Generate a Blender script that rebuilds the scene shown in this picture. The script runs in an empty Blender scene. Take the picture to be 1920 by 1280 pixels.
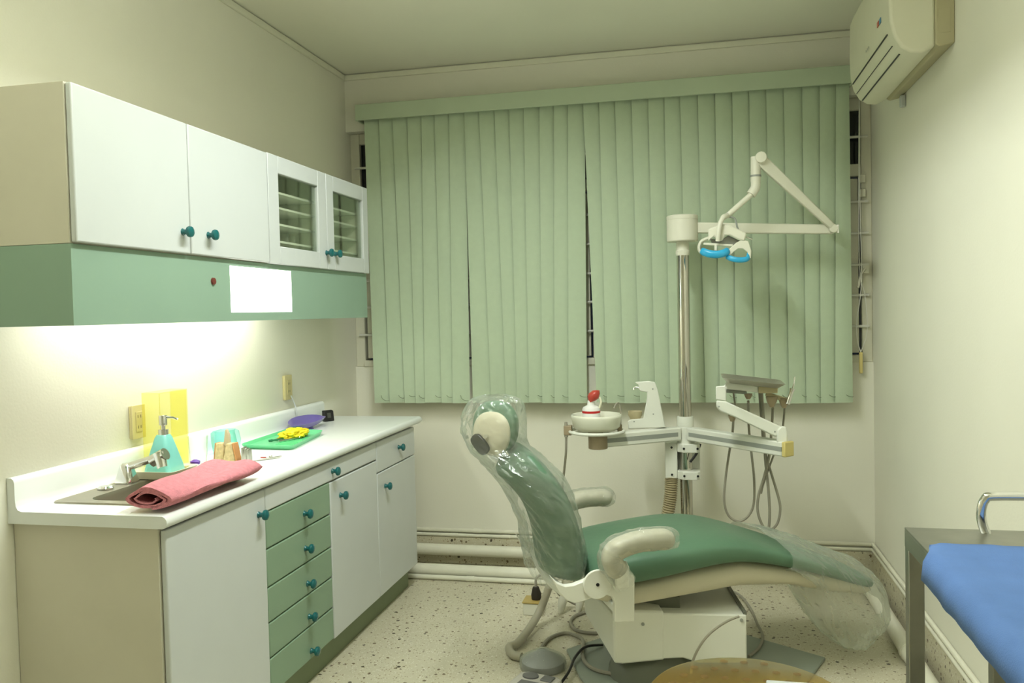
import bpy, bmesh, math, random
from mathutils import Vector, Matrix, noise
random.seed(7)
scene = bpy.context.scene
C = scene.collection
R = math.radians

# ------------------------------------------------------------------ camera
CAM = Vector((1.8821, -4.4258, 1.3817)); YAW, PITCH, ROLL, FPX = -.2170, -.0346, -.0230, 1570.5
fw = Vector((math.sin(YAW)*math.cos(PITCH), math.cos(YAW)*math.cos(PITCH), math.sin(PITCH)))
r0 = Vector((math.cos(YAW), -math.sin(YAW), 0)); u0 = r0.cross(fw)
rt = r0*math.cos(ROLL) + u0*math.sin(ROLL); up = -r0*math.sin(ROLL) + u0*math.cos(ROLL)
cd = bpy.data.cameras.new('camera'); co = bpy.data.objects.new('camera', cd); C.objects.link(co)
cd.lens = FPX/1920*36; cd.sensor_width = 36; cd.clip_start = .05
co.matrix_world = Matrix(((rt.x, up.x, -fw.x, CAM.x), (rt.y, up.y, -fw.y, CAM.y), (rt.z, up.z, -fw.z, CAM.z), (0, 0, 0, 1)))
scene.camera = co

# ------------------------------------------------------------------ world, exposure, lights
wd = bpy.data.worlds.new('night'); scene.world = wd; wd.use_nodes = True
wd.node_tree.nodes['Background'].inputs[0].default_value = (.012, .016, .022, 1)
wd.node_tree.nodes['Background'].inputs[1].default_value = .5
vs = scene.view_settings; vs.view_transform = 'Standard'; vs.look = 'None'; vs.gamma = 1; vs.use_curve_mapping = False
vs.exposure = 0.40
LAMP_X, LAMP_Y0, LAMP_Y1 = 1.33, -2.50, -1.40
scene.cycles.transparent_max_bounces = 32
LAMP_W, FILL_W, LIGHTBOX_E, UNDER_W = 23.5, 24.0, 3.0, 4.4
LAMP_COL = (.95, 1, .97); FILL_X, FILL_Y = 1.36, -3.15
def area(name, loc, sx, sy, power, col, spread=180, rot=(0, 0, 0)):
    l = bpy.data.lights.new(name, 'AREA'); l.shape = 'RECTANGLE'; l.size = sx; l.size_y = sy; l.energy = power; l.color = col; l.spread = R(spread)
    o = bpy.data.objects.new(name, l); C.objects.link(o); o.location = loc; o.rotation_euler = rot
    return o
area('ceiling_tube_light', (LAMP_X, (LAMP_Y0+LAMP_Y1)/2, 2.668), .07, LAMP_Y1-LAMP_Y0-.1, LAMP_W, LAMP_COL, 165)
area('added_uplight', (FILL_X, FILL_Y, 2.275), .9, .34, FILL_W, LAMP_COL, 180, (math.pi, 0, 0))  # added fill light, aimed up to raise general brightness in the room
area('undercabinet_light', (.17, -1.75, 1.50), .06, 1.3, UNDER_W, (1, 1, .92))

# ------------------------------------------------------------------ pixel -> place (a direction plus a known plane)
def ray(px, py): return fw + rt*((px-960)/FPX) - up*((py-640)/FPX)
def onX(px, py, v): d = ray(px, py); return CAM + d*((v-CAM.x)/d.x)
def onY(px, py, v): d = ray(px, py); return CAM + d*((v-CAM.y)/d.y)
def onZ(px, py, v): d = ray(px, py); return CAM + d*((v-CAM.z)/d.z)

# ------------------------------------------------------------------ materials
MATS = {}
def mat(name, col, rough=.5, metal=0, var=.04, scale=8, bump=0, bscale=60, emit=None, estr=0, coat=0, alpha=1, trans=0, ior=1.45, spec=.5):
    if name in MATS: return MATS[name]
    m = bpy.data.materials.new(name); m.use_nodes = True; nt = m.node_tree; b = nt.nodes['Principled BSDF']
    b.inputs['Roughness'].default_value = rough; b.inputs['Metallic'].default_value = metal
    b.inputs['Coat Weight'].default_value = coat; b.inputs['Alpha'].default_value = alpha
    b.inputs['Transmission Weight'].default_value = trans; b.inputs['IOR'].default_value = ior
    b.inputs['Specular IOR Level'].default_value = spec
    tc = nt.nodes.new('ShaderNodeTexCoord')
    n = nt.nodes.new('ShaderNodeTexNoise'); n.inputs['Scale'].default_value = scale; n.inputs['Detail'].default_value = 4
    nt.links.new(tc.outputs['Object'], n.inputs['Vector'])
    cr = nt.nodes.new('ShaderNodeValToRGB'); e = cr.color_ramp.elements
    e[0].position = .3; e[1].position = .7
    e[0].color = [max(0, c*(1-var)) for c in col]+[1]; e[1].color = [min(1, c*(1+var)) for c in col]+[1]
    nt.links.new(n.outputs['Fac'], cr.inputs['Fac']); nt.links.new(cr.outputs['Color'], b.inputs['Base Color'])
    if bump:
        n2 = nt.nodes.new('ShaderNodeTexNoise'); n2.inputs['Scale'].default_value = bscale; n2.inputs['Detail'].default_value = 3
        nt.links.new(tc.outputs['Object'], n2.inputs['Vector'])
        bp = nt.nodes.new('ShaderNodeBump'); bp.inputs['Strength'].default_value = bump; bp.inputs['Distance'].default_value = .01
        nt.links.new(n2.outputs['Fac'], bp.inputs['Height']); nt.links.new(bp.outputs['Normal'], b.inputs['Normal'])
    if emit:
        b.inputs['Emission Color'].default_value = (*emit, 1); b.inputs['Emission Strength'].default_value = estr
    MATS[name] = m
    return m
def terrazzo(name, base):
    m = bpy.data.materials.new(name); m.use_nodes = True; nt = m.node_tree; b = nt.nodes['Principled BSDF']
    b.inputs['Roughness'].default_value = .38
    tc = nt.nodes.new('ShaderNodeTexCoord')
    n = nt.nodes.new('ShaderNodeTexNoise'); n.inputs['Scale'].default_value = 3; nt.links.new(tc.outputs['Object'], n.inputs['Vector'])
    cr = nt.nodes.new('ShaderNodeValToRGB'); cr.color_ramp.elements[0].color = [c*.88 for c in base]+[1]; cr.color_ramp.elements[1].color = [min(1, c*1.08) for c in base]+[1]
    nt.links.new(n.outputs['Fac'], cr.inputs['Fac']); last = cr.outputs['Color']
    # distorted coordinates so that the chips are ragged
    dn = nt.nodes.new('ShaderNodeTexNoise'); dn.inputs['Scale'].default_value = 60; nt.links.new(tc.outputs['Object'], dn.inputs['Vector'])
    ds = nt.nodes.new('ShaderNodeVectorMath'); ds.operation = 'SCALE'; ds.inputs['Scale'].default_value = .012; nt.links.new(dn.outputs['Color'], ds.inputs[0])
    da = nt.nodes.new('ShaderNodeVectorMath'); nt.links.new(tc.outputs['Object'], da.inputs[0]); nt.links.new(ds.outputs[0], da.inputs[1])
    for sc, thr, col, keep in ((34, .23, (.17, .125, .065), .60), (75, .26, (.36, .29, .17), .5), (120, .30, (.72, .69, .58), .45), (22, .17, (.07, .055, .03), .70)):
        v = nt.nodes.new('ShaderNodeTexVoronoi'); v.inputs['Scale'].default_value = sc; nt.links.new(da.outputs[0], v.inputs['Vector'])
        lt = nt.nodes.new('ShaderNodeMath'); lt.operation = 'LESS_THAN'; lt.inputs[1].default_value = thr; nt.links.new(v.outputs['Distance'], lt.inputs[0])
        sp = nt.nodes.new('ShaderNodeSeparateColor'); nt.links.new(v.outputs['Color'], sp.inputs[0])
        gt = nt.nodes.new('ShaderNodeMath'); gt.operation = 'GREATER_THAN'; gt.inputs[1].default_value = keep; nt.links.new(sp.outputs[0], gt.inputs[0])
        mu = nt.nodes.new('ShaderNodeMath'); mu.operation = 'MULTIPLY'; nt.links.new(lt.outputs[0], mu.inputs[0]); nt.links.new(gt.outputs[0], mu.inputs[1])
        mx = nt.nodes.new('ShaderNodeMix'); mx.data_type = 'RGBA'; nt.links.new(mu.outputs[0], mx.inputs['Factor']); nt.links.new(last, mx.inputs['A']); mx.inputs['B'].default_value = (*col, 1)
        last = mx.outputs['Result']
    nt.links.new(last, b.inputs['Base Color']); MATS[name] = m
    return m
def film(name, tint=(1, 1, 1), haze=.10, gloss=.16, rough=.12, bscale=18, bstr=.3, hcol=(.85, .88, .8), edge=.35):
    """thin clear plastic: mostly see-through, with crinkled gloss and a milky haze that builds up where it is seen edge-on"""
    m = bpy.data.materials.new(name); m.use_nodes = True; nt = m.node_tree; nt.nodes.clear(); N = nt.nodes.new; K = nt.links.new
    out = N('ShaderNodeOutputMaterial'); tr = N('ShaderNodeBsdfTransparent'); tr.inputs[0].default_value = (*tint, 1)
    gl = N('ShaderNodeBsdfGlossy'); gl.inputs['Roughness'].default_value = rough; gl.inputs[0].default_value = (.9, .95, .9, 1)
    tl = N('ShaderNodeBsdfTranslucent'); df = N('ShaderNodeBsdfDiffuse')
    tl.inputs[0].default_value = df.inputs[0].default_value = (*hcol, 1)
    if bstr:
        tc = N('ShaderNodeTexCoord'); n = N('ShaderNodeTexNoise'); n.inputs['Scale'].default_value = bscale; n.inputs['Detail'].default_value = 4; n.inputs['Distortion'].default_value = 1.6
        K(tc.outputs['Object'], n.inputs['Vector'])
        bp = N('ShaderNodeBump'); bp.inputs['Strength'].default_value = bstr; bp.inputs['Distance'].default_value = .01; K(n.outputs['Fac'], bp.inputs['Height'])
        K(bp.outputs['Normal'], gl.inputs['Normal'])
    mh = N('ShaderNodeMixShader'); mh.inputs[0].default_value = .5; K(tl.outputs[0], mh.inputs[1]); K(df.outputs[0], mh.inputs[2])
    fc = N('ShaderNodeLayerWeight'); fc.inputs['Blend'].default_value = .3
    ma = N('ShaderNodeMath'); ma.operation = 'MULTIPLY_ADD'; ma.inputs[1].default_value = edge; ma.inputs[2].default_value = haze; K(fc.outputs['Facing'], ma.inputs[0])
    m1 = N('ShaderNodeMixShader'); K(ma.outputs[0], m1.inputs[0]); K(tr.outputs[0], m1.inputs[1]); K(mh.outputs[0], m1.inputs[2])
    lw = N('ShaderNodeLayerWeight'); lw.inputs['Blend'].default_value = gloss
    mn = N('ShaderNodeMath'); mn.operation = 'MINIMUM'; mn.inputs[1].default_value = .55; K(lw.outputs['Fresnel'], mn.inputs[0])
    m2 = N('ShaderNodeMixShader'); K(mn.outputs[0], m2.inputs[0]); K(m1.outputs[0], m2.inputs[1]); K(gl.outputs[0], m2.inputs[2])
    K(m2.outputs[0], out.inputs[0]); MATS[name] = m
    return m

M_WALL = mat('wall_paint', (.84, .825, .70), .7, var=.02, scale=2, bump=.05, bscale=120)
M_CEIL = mat('ceiling_paint', (.86, .85, .72), .8, var=.015, scale=2)
M_TRIM = mat('trim_paint', (.82, .81, .66), .5, var=.02)
M_FLOOR = terrazzo('terrazzo', (.60, .56, .41))
M_PIPE = mat('pipe_paint', (.80, .785, .64), .4, var=.03, scale=20)
M_WHITE = mat('white_laminate', (.60, .63, .615), .35, var=.01)
M_SIDE = mat('cream_laminate', (.64, .61, .49), .5, var=.03, scale=4)
M_COUNTER = mat('white_counter', (.80, .83, .80), .3, var=.01)
M_GREEN = mat('green_laminate', (.240, .350, .240), .45, var=.02, scale=5)
M_PELMET = mat('green_pelmet', (.275, .405, .305), .5, var=.02, scale=5)
M_KNOB = mat('teal_knob', (.006, .12, .125), .25, var=.05, coat=.3)
M_BLIND = mat('blind_fabric', (.51, .61, .44), .75, var=.02, scale=30, bump=.05, bscale=200)
M_VAL = mat('blind_headrail', (.50, .59, .43), .4, var=.02)
M_CHAIN = mat('blind_chain', (.20, .25, .15), .6)
M_WINFR = mat('window_paint', (.72, .70, .56), .45, var=.03)
M_GLASSN = mat('window_glass', (.01, .012, .015), .04, var=0)
M_BAR = mat('security_bar', (.74, .73, .64), .4)
M_STEEL = mat('stainless', (.62, .62, .57), .28, 1, var=.05, scale=30)
M_CHROME = mat('chrome', (.80, .80, .78), .08, 1, var=.02)
M_POLE = mat('polished_pole', (.62, .60, .55), .12, 1, var=.03)
M_DENT = mat('dental_white', (.80, .81, .72), .32, var=.01)
M_DENTC = mat('dental_cream', (.78, .77, .64), .4, var=.02)
M_GREYST = mat('grey_stripe', (.33, .35, .31), .5)
M_BEIGE = mat('beige_plastic', (.52, .45, .27), .5, var=.05)
M_BROWN = mat('brown_plastic', (.34, .27, .17), .5, var=.05)
M_YCAP = mat('yellowed_plastic', (.70, .58, .22), .5, var=.05)
M_HOSE = mat('grey_hose', (.33, .31, .24), .45, var=.06)
M_BLACK = mat('black_plastic', (.012, .012, .012), .35)
M_VINYL = mat('green_vinyl', (.10, .195, .118), .42, var=.05, scale=6, bump=.08, bscale=40)
M_PAN = mat('cream_shell', (.62, .58, .43), .5, var=.03)
M_ARM = mat('arm_vinyl', (.52, .50, .38), .5, var=.04)
M_PLATE = mat('grey_plate', (.30, .34, .28), .45, var=.05)
M_PEDE = mat('pedestal_grey', (.16, .17, .13), .4, var=.05)
M_FILM = film('clear_film', haze=.11, gloss=.36, rough=.13, edge=.30, bscale=22, bstr=.35)
M_FILM2 = film('milky_film', haze=.20, gloss=.16, bscale=14, edge=.26, bstr=.7)
M_FILM3 = film('tight_film', haze=.10, gloss=.34, rough=.09, bscale=34, bstr=.9)
M_GLASS = film('clear_glass', haze=.02, gloss=.16, rough=.02, bstr=0, edge=.28)
M_CABGL = film('cabinet_glass', tint=(.93, .95, .91), haze=.0, gloss=.10, rough=.03, bstr=0, edge=.0)
M_YEL = film('yellow_acrylic', tint=(.99, .98, .74), haze=.06, gloss=.1, rough=.05, bstr=0, hcol=(.85, .75, .08), edge=.12)
M_BLUEA = film('pale_blue_plastic', tint=(.80, .96, .96), haze=.08, gloss=.12, rough=.08, bscale=6, bstr=.1, hcol=(.5, .85, .85), edge=.12)
M_AMBER = film('amber_plastic', tint=(.90, .78, .44), haze=.16, gloss=.08, rough=.25, bstr=0, hcol=(.55, .38, .12), edge=.1)

# ------------------------------------------------------------------ mesh builder
class G:
    def __init__(s): s.v = []; s.f = []
    def add(s, vs_, fs):
        o = len(s.v); s.v += [Vector(v) for v in vs_]; s.f += [tuple(i+o for i in f) for f in fs]; return s
    def box(s, x0, x1, y0, y1, z0, z1):
        return s.add([(x, y, z) for z in (z0, z1) for y in (y0, y1) for x in (x0, x1)],
                     [(0, 2, 3, 1), (4, 5, 7, 6), (0, 1, 5, 4), (2, 6, 7, 3), (0, 4, 6, 2), (1, 3, 7, 5)])
    def beam(s, p, q, w, h, upv=(0, 0, 1), w2=None, h2=None):
        p, q = Vector(p), Vector(q); d = (q-p).normalized(); sd = d.cross(Vector(upv)).normalized(); u = sd.cross(d)
        w2 = w2 or w; h2 = h2 or h; vv = []
        for c, a, b in ((p, w, h), (q, w2, h2)):
            vv += [c+sd*a/2*i+u*b/2*j for i, j in ((-1, -1), (1, -1), (1, 1), (-1, 1))]
        return s.add(vv, [(0, 3, 2, 1), (4, 5, 6, 7), (0, 1, 5, 4), (1, 2, 6, 5), (2, 3, 7, 6), (3, 0, 4, 7)])
    def rings(s, rs, cap=True, closed=False):
        n = len(rs[0]); vv = [p for r in rs for p in r]; ff = []; k = len(rs)
        for i in range(k if closed else k-1):
            for j in range(n):
                a = i*n+j; b = i*n+(j+1) % n; c = ((i+1) % k)*n+(j+1) % n; d = ((i+1) % k)*n+j
                ff.append((a, b, c, d))
        if cap and not closed: ff += [tuple(range(n-1, -1, -1)), tuple(range((k-1)*n, k*n))]
        return s.add(vv, ff)
    def tube(s, path, r, n=10, closed=False, cap=True, flat=1):
        P = [Vector(p) for p in path]; rr = r if isinstance(r, (list, tuple)) else [r]*len(P); rs = []; u = None
        for i, p in enumerate(P):
            a = P[i-1] if (i or closed) else p; b = P[(i+1) % len(P)] if (i < len(P)-1 or closed) else p
            t = (b-a).normalized()
            if u is None: u = t.orthogonal().normalized() if abs(t.z) > .9 else Vector((0, 0, 1))
            u = (u-t*u.dot(t)).normalized(); w = t.cross(u)
            rs.append([p+(u*math.cos(k*2*math.pi/n)+w*math.sin(k*2*math.pi/n)*flat)*rr[i] for k in range(n)])
        return s.rings(rs, cap, closed)
    def cyl(s, p, q, r, r2=None, n=20): return s.tube([p, q], [r, r if r2 is None else r2], n)
    def lathe(s, prof, c=(0, 0, 0), n=28, axis='z', cap=True, sx=1, sy=1):
        c = Vector(c); rs = []
        for r, h in prof:
            ring = []
            for k in range(n):
                a = k*2*math.pi/n; x, y = r*math.cos(a)*sx, r*math.sin(a)*sy
                ring.append(c+(Vector((x, y, h)) if axis == 'z' else Vector((h, x, y)) if axis == 'x' else Vector((y, h, x))))
            rs.append(ring)
        return s.rings(rs, cap)
    def prism(s, poly, fn, t0, t1):
        n = len(poly); vv = [fn(a, b, t) for t in (t0, t1) for a, b in poly]
        return s.add(vv, [tuple(range(n-1, -1, -1)), tuple(range(n, 2*n))]+[(i, (i+1) % n, n+(i+1) % n, n+i) for i in range(n)])
    def build(s, name, m, parent=None, bevel=0, smooth=38, sub=0, local=False, origin=None, seg=2, thick=0):
        me = bpy.data.meshes.new(name); o = bpy.data.objects.new(name, me); C.objects.link(o)
        if parent is not None:
            o.parent = parent; base = Vector(parent.get('_o', (0, 0, 0)))
        else:
            if origin is None:
                xs = [v.x for v in s.v]; ys = [v.y for v in s.v]; zs = [v.z for v in s.v]
                origin = ((min(xs)+max(xs))/2, (min(ys)+max(ys))/2, min(zs))
            base = Vector(origin); o.location = base
        o['_o'] = tuple(base)
        if local: base = Vector((0, 0, 0))
        me.from_pydata([v-base for v in s.v], [], s.f)
        bm = bmesh.new(); bm.from_mesh(me); bmesh.ops.recalc_face_normals(bm, faces=bm.faces); bm.to_mesh(me); bm.free()
        me.materials.append(m)
        if smooth: me.shade_smooth(); me.set_sharp_from_angle(angle=R(smooth))
        if thick:
            md = o.modifiers.new('solid', 'SOLIDIFY'); md.thickness = thick; md.offset = 0
        if bevel:
            md = o.modifiers.new('bevel', 'BEVEL'); md.width = bevel; md.segments = seg; md.limit_method = 'ANGLE'; md.angle_limit = R(40)
        if sub:
            md = o.modifiers.new('sub', 'SUBSURF'); md.levels = sub; md.render_levels = sub
        return o
def tag(o, label, cat, group=None):
    o['label'] = label; o['category'] = cat
    if group: o['group'] = group
    return o
def struct(o): o['kind'] = 'structure'; return o
def thing(name, loc, label, cat, group=None, rz=0, kind=None):
    o = bpy.data.objects.new(name, None); C.objects.link(o); o.location = loc; o.rotation_euler = (0, 0, rz); o.empty_display_size = .05
    o['_o'] = tuple(loc)
    if kind: o['kind'] = kind
    else: tag(o, label, cat, group)
    return o
def spline(pts, n=8):
    P = [Vector(p) for p in pts]; out = []
    for i in range(len(P)-1):
        a = P[max(i-1, 0)]; b = P[i]; c = P[i+1]; d = P[min(i+2, len(P)-1)]
        for k in range(n):
            t = k/n
            out.append(.5*((2*b)+(c-a)*t+(2*a-5*b+4*c-d)*t*t+(3*b-a-3*c+d)*t*t*t))
    out.append(P[-1]); return out
def ell(c, ax, ay, n=24, p=2.0):
    c, ax, ay = Vector(c), Vector(ax), Vector(ay); o = []
    for k in range(n):
        a = 2*math.pi*k/n; x, y = math.cos(a), math.sin(a)
        o.append(c+ax*math.copysign(abs(x)**(2/p), x)+ay*math.copysign(abs(y)**(2/p), y))
    return o

# ================================================================== THE ROOM
W, H, YF = 2.736, 2.715, -5.7
ZS, ZHD = 1.096, 2.400          # sill and header
struct(G().box(-.12, W+.12, YF-.12, .16, -.12, 0).build('floor', M_FLOOR, smooth=0))
struct(G().box(-.12, W+.12, YF-.12, .16, H, H+.12).build('ceiling', M_CEIL, smooth=0))
struct(G().box(-.12, 0, YF-.12, .16, 0, H).build('wall_left', M_WALL, smooth=0))
struct(G().box(W, W+.12, YF-.12, .16, 0, H).build('wall_right', M_WALL, smooth=0))
struct(G().box(0, W, YF-.12, YF, 0, H).build('wall_front', M_WALL, smooth=0))
wb = struct(G().box(0, W, 0, .16, 0, ZS).box(0, W, -.045, .16, ZHD, H).build('wall_back', M_WALL, smooth=0))
struct(G().box(0, W, -.058, -.045, H-.035, H-.006).build('trim_1', M_TRIM, bevel=.003))
struct(G().box(0, .012, YF, -.062, H-.035, H-.006).build('trim_2', M_TRIM, bevel=.003))
# terrazzo skirting
struct(G().box(.0, W, -.014, 0, 0, .150).build('baseboard_back', M_FLOOR, bevel=.003))
struct(G().box(W-.014, W, YF, -.014, 0, .150).build('baseboard_right', M_FLOOR, bevel=.003))

# window: frame, casements, panes and security bars
wn = thing('window_1', (W/2, .05, ZS), None, None, kind='structure')
G().box(.0, .055, .01, .09, ZS, ZHD).build('jamb', M_WINFR, wn, .004)
G().box(W-.05, W, .01, .09, ZS, ZHD).build('jamb', M_WINFR, wn, .004)
G().box(.055, W-.05, .01, .09, ZHD-.06, ZHD).build('head', M_WINFR, wn, .004)
G().box(.055, W-.05, -.012, .09, ZS, ZS+.035).build('sill', M_WINFR, wn, .004)
ZT = 2.045
G().box(.055, W-.05, .005, .07, ZT-.03, ZT+.03).build('transom', M_WINFR, wn, .004)
nb = 4; xs = [.055+i*(W-.105)/nb for i in range(nb+1)]
for x in xs[1:-1]: G().box(x-.025, x+.025, .012, .08, ZS+.035, ZHD-.06).build('mullion', M_WINFR, wn, .003)
for i in range(nb):
    a, b = xs[i]+(.025 if i else .0), xs[i+1]-(.025 if i < nb-1 else 0)
    z0, z1 = ZS+.035, ZT-.03; a2, b2 = a+.012, b-.012
    cs = G().box(a2, a2+.045, .02, .05, z0+.01, z1-.01).box(b2-.045, b2, .02, .05, z0+.01, z1-.01).box(a2+.045, b2-.045, .02, .05, z0+.01, z0+.05).box(a2+.045, b2-.045, .02, .05, z1-.05, z1-.01).build('casement', M_WINFR, wn, .003)
    G().box(a2+.045, b2-.045, .033, .037, z0+.05, z1-.05).build('pane', M_GLASSN, cs)
    G().box(a, b, .036, .04, ZT+.03, ZHD-.06).build('pane', M_GLASSN, wn)
for z in (1.274, 1.428, 1.578, 1.733, 1.888, 2.205):
    G().tube([(.03, -.006, z), (W-.02, -.006, z)], .0065, 8).build('security_bar', M_BAR, wn)
hz = onY(1622, 505, -.01)
g = G().box(hz.x-.012, hz.x+.02, -.012, .02, hz.z-.02, hz.z+.02).tube([(hz.x, -.014, hz.z+.005), (hz.x-.02, -.02, hz.z-.02), (hz.x-.035, -.02, hz.z-.09)], .007, 8)
g.build('casement_handle', M_WINFR, wn, .002)
for zz in (2.0, 1.93): G().box(W-.06, W-.03, -.008, .012, zz-.02, zz+.02).build('hinge', M_WINFR, wn, .003)

# ------------------------------------------------------------------ ceiling lamp (a trough of tubes above and out of view)
ww, zb = .155, 2.592
lt = thing('ceiling_lamp', (LAMP_X, (LAMP_Y0+LAMP_Y1)/2, zb), 'white trough lamp with fluorescent tube fixed to the ceiling', 'lamp')
ly0, ly1 = LAMP_Y0, LAMP_Y1
G().box(LAMP_X-ww-.012, LAMP_X-ww, ly0-.1, ly1+.1, zb, H).box(LAMP_X+ww, LAMP_X+ww+.012, ly0-.1, ly1+.1, zb, H).box(LAMP_X-ww, LAMP_X+ww, ly0-.1, ly0-.09, zb, H).box(LAMP_X-ww, LAMP_X+ww, ly1+.09, ly1+.1, zb, H).build('housing', M_DENT, lt)
G().cyl((LAMP_X, ly0, 2.69), (LAMP_X, ly1, 2.69), .013, n=12).build('tube', mat('lit_tube', (.9, .95, .85), .4, emit=(.95, 1, .85), estr=6), lt)
# uplight tray added out of view, lifting general brightness off the ceiling
pt = thing('added_uplight_tray', (FILL_X, FILL_Y, 2.24), 'added unseen uplight tray on two rods for general brightness', 'lamp')
x_, y_ = FILL_X, FILL_Y
G().box(x_-.48, x_+.48, y_-.2, y_+.2, 2.24, 2.255).box(x_-.48, x_+.48, y_-.2, y_-.19, 2.255, 2.30).box(x_-.48, x_+.48, y_+.19, y_+.2, 2.255, 2.30).box(x_-.48, x_-.47, y_-.19, y_+.19, 2.255, 2.30).box(x_+.47, x_+.48, y_-.19, y_+.19, 2.255, 2.30).build('tray', M_DENT, pt)
for dx in (-.46, .46): G().cyl((x_+dx, y_, 2.255), (x_+dx, y_, H), .006, n=8).build('rod', M_CHROME, pt)

# ================================================================== PIPES ALONG THE WALLS
def pipe(name, path, r, label, group=None, n=14, collars=(), clamps=()):
    o = G().tube(path, r, n).build(name, M_PIPE)
    tag(o, label, 'pipe', group)
    P = [Vector(p) for p in path]
    for seg, t in collars:
        a, b = P[seg], P[seg+1]; d = (b-a).normalized(); c = a.lerp(b, t)
        G().cyl(c-d*.022, c+d*.022, r*1.18, n=n).build('collar', M_PIPE, o)
    for seg, t, wallv in clamps:
        a, b = P[seg], P[seg+1]; d = (b-a).normalized(); c = a.lerp(b, t)
        G().cyl(c-d*.012, c+d*.012, r*1.12, n=n).beam(c, c+Vector(wallv), .02, .012).build('clamp', M_PIPE, o)
    return o
pipe('conduit', [(.05, -.012, .187), (W-.012, -.012, .187), (W-.012, YF+.05, .187)], .0105, 'upper thin painted conduit running round the room corner above skirting', collars=((0, .13), (0, .24)))
pipe('conduit', [(.05, -.013, .161), (W-.013, -.013, .161), (W-.013, YF+.05, .161)], .0095, 'lower thin painted conduit resting on the terrazzo skirting edge', collars=((0, .19), (0, .3)))
pipe('drain_pipe', [(.30, -.052, .088), (1.75, -.052, .088)], .031, 'thick white pipe held off the back wall above the floor', clamps=((0, .49, (0, .037, 0)),))
yp = onZ(783, 1082, .0).y+.03
pipe('drain_pipe', [(.25, yp, .034), (1.20, yp, .034)], .033, 'thick white pipe lying on the floor from cabinet plinth to chair')
pipe('water_pipe', [(.25, yp-.055, .014), (1.20, yp-.055, .014)], .0125, 'thin white pipe on the floor alongside the thick one', collars=((0, .5),))
xr = W-.070
pipe('drain_pipe', [(xr, -.10, .034), (xr, YF+.1, .034)], .033, 'thick white pipe lying along the floor by the right wall', collars=((0, .02), (0, .235)), clamps=((0, .16, (.056, 0, .02)),))

# ================================================================== VERTICAL BLINDS
bl = thing('vertical_blinds', (1.36, -.1, .9), 'pale green vertical blinds hanging over the barred window', 'blinds')
va = onY(665, 205, -.15); vb = onY(1590, 140, -.15)
G().box(.100, 2.63, -.150, -.138, 2.435, 2.520).box(.100, .112, -.138, -.045, 2.435, 2.520).box(2.618, 2.63, -.138, -.045, 2.435, 2.520).box(.112, 2.618, -.138, -.045, 2.510, 2.520).box(.12, 2.61, -.12, -.08, 2.465, 2.50).build('valance', M_VAL, bl, .003)
tops = [684, 712, 737.5, 765, 791, 816, 843, 872, 900, 929, 956, 983, 1012, 1039, 1065, 1096, 1125, 1155, 1186, 1217, 1247, 1277, 1310, 1342, 1374, 1406, 1438, 1471, 1505, 1537, 1567, 1594]
bots = [703, 731, 759, 780, 797, 828, 849, 887, 921, 949, 970, 992.5, 1017, 1040, 1066, 1119, 1138, 1171, 1200, 1229, 1257, 1290, 1323, 1350, 1381, 1416, 1447, 1480, 1512, 1539, 1566, 1600]
bright = {6: 880, 14: 1100, 30: 1600}
def slat_x(pt, pb, z, y=-.1):
    a = onY(pt, 250, y); b = onY(pb, 750, y); t = (z-a.z)/(b.z-a.z); return a.x+(b.x-a.x)*t
for i in range(31):
    rb_ = bright.get(i, bots[i+1]); zb_ = .903+random.uniform(-.003, .003)
    ov = 0.0 if i in bright else .011
    rs = []
    amp = random.uniform(.004, .010)
    for z in (2.47, 2.0, 1.5, 1.1, zb_):
        l = slat_x(tops[i], bots[i], z); r = slat_x(tops[i+1], rb_, z)+ov
        if i == 6: r = min(r, slat_x(872, 880, z))
        fr = []
        for k in range(5):
            t = k/4; fr.append(Vector((l+(r-l)*t, -.104+.016*t-amp*4*t*(1-t)*.6, z)))
        rs.append([p for p in fr]+[p+Vector((0, .0012, 0)) for p in reversed(fr)])
    s = G().rings(rs).build('slat', M_BLIND, bl, smooth=60)
    # spacer chain near the hem
    xr_ = slat_x(tops[i+1], rb_, .94); x0 = xr_-random.choice((.030, .022, .018, .034)); sag = random.uniform(.006, .016)
    if i in (0, 6): sag = .03; x0 = xr_-.045
    G().tube(spline([(x0, -.1125, .945), (x0+.008, -.116, .945-sag*.6), ((x0+xr_)/2+.004, -.117, .945-sag*.95), (xr_, -.110, .945-sag)], 3), .0016, 5).build('spacer_chain', M_CHAIN, s)
cx = onY(1614, 660, -.03)
G().tube(spline([(cx.x+.004, -.03, 2.45), (cx.x+.002, -.03, 1.9), (cx.x+.006, -.032, 1.5), (cx.x-.018, -.032, 1.30), (cx.x-.014, -.03, 1.2), (cx.x, -.03, cx.z)], 8), .0022, 6).build('pull_cord', M_BAR, bl)
G().tube(spline([(cx.x, -.03, cx.z), (cx.x+.03, -.03, 1.25), (cx.x+.022, -.032, 1.42), (cx.x-.004, -.03, 1.62), (cx.x+.003, -.03, 2.45)], 8), .0020, 6).build('pull_cord', M_BAR, bl)
G().box(cx.x-.008, cx.x+.008, -.038, -.022, cx.z-.105, cx.z).build('cord_weight', M_YCAP, bl, .004)

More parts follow.
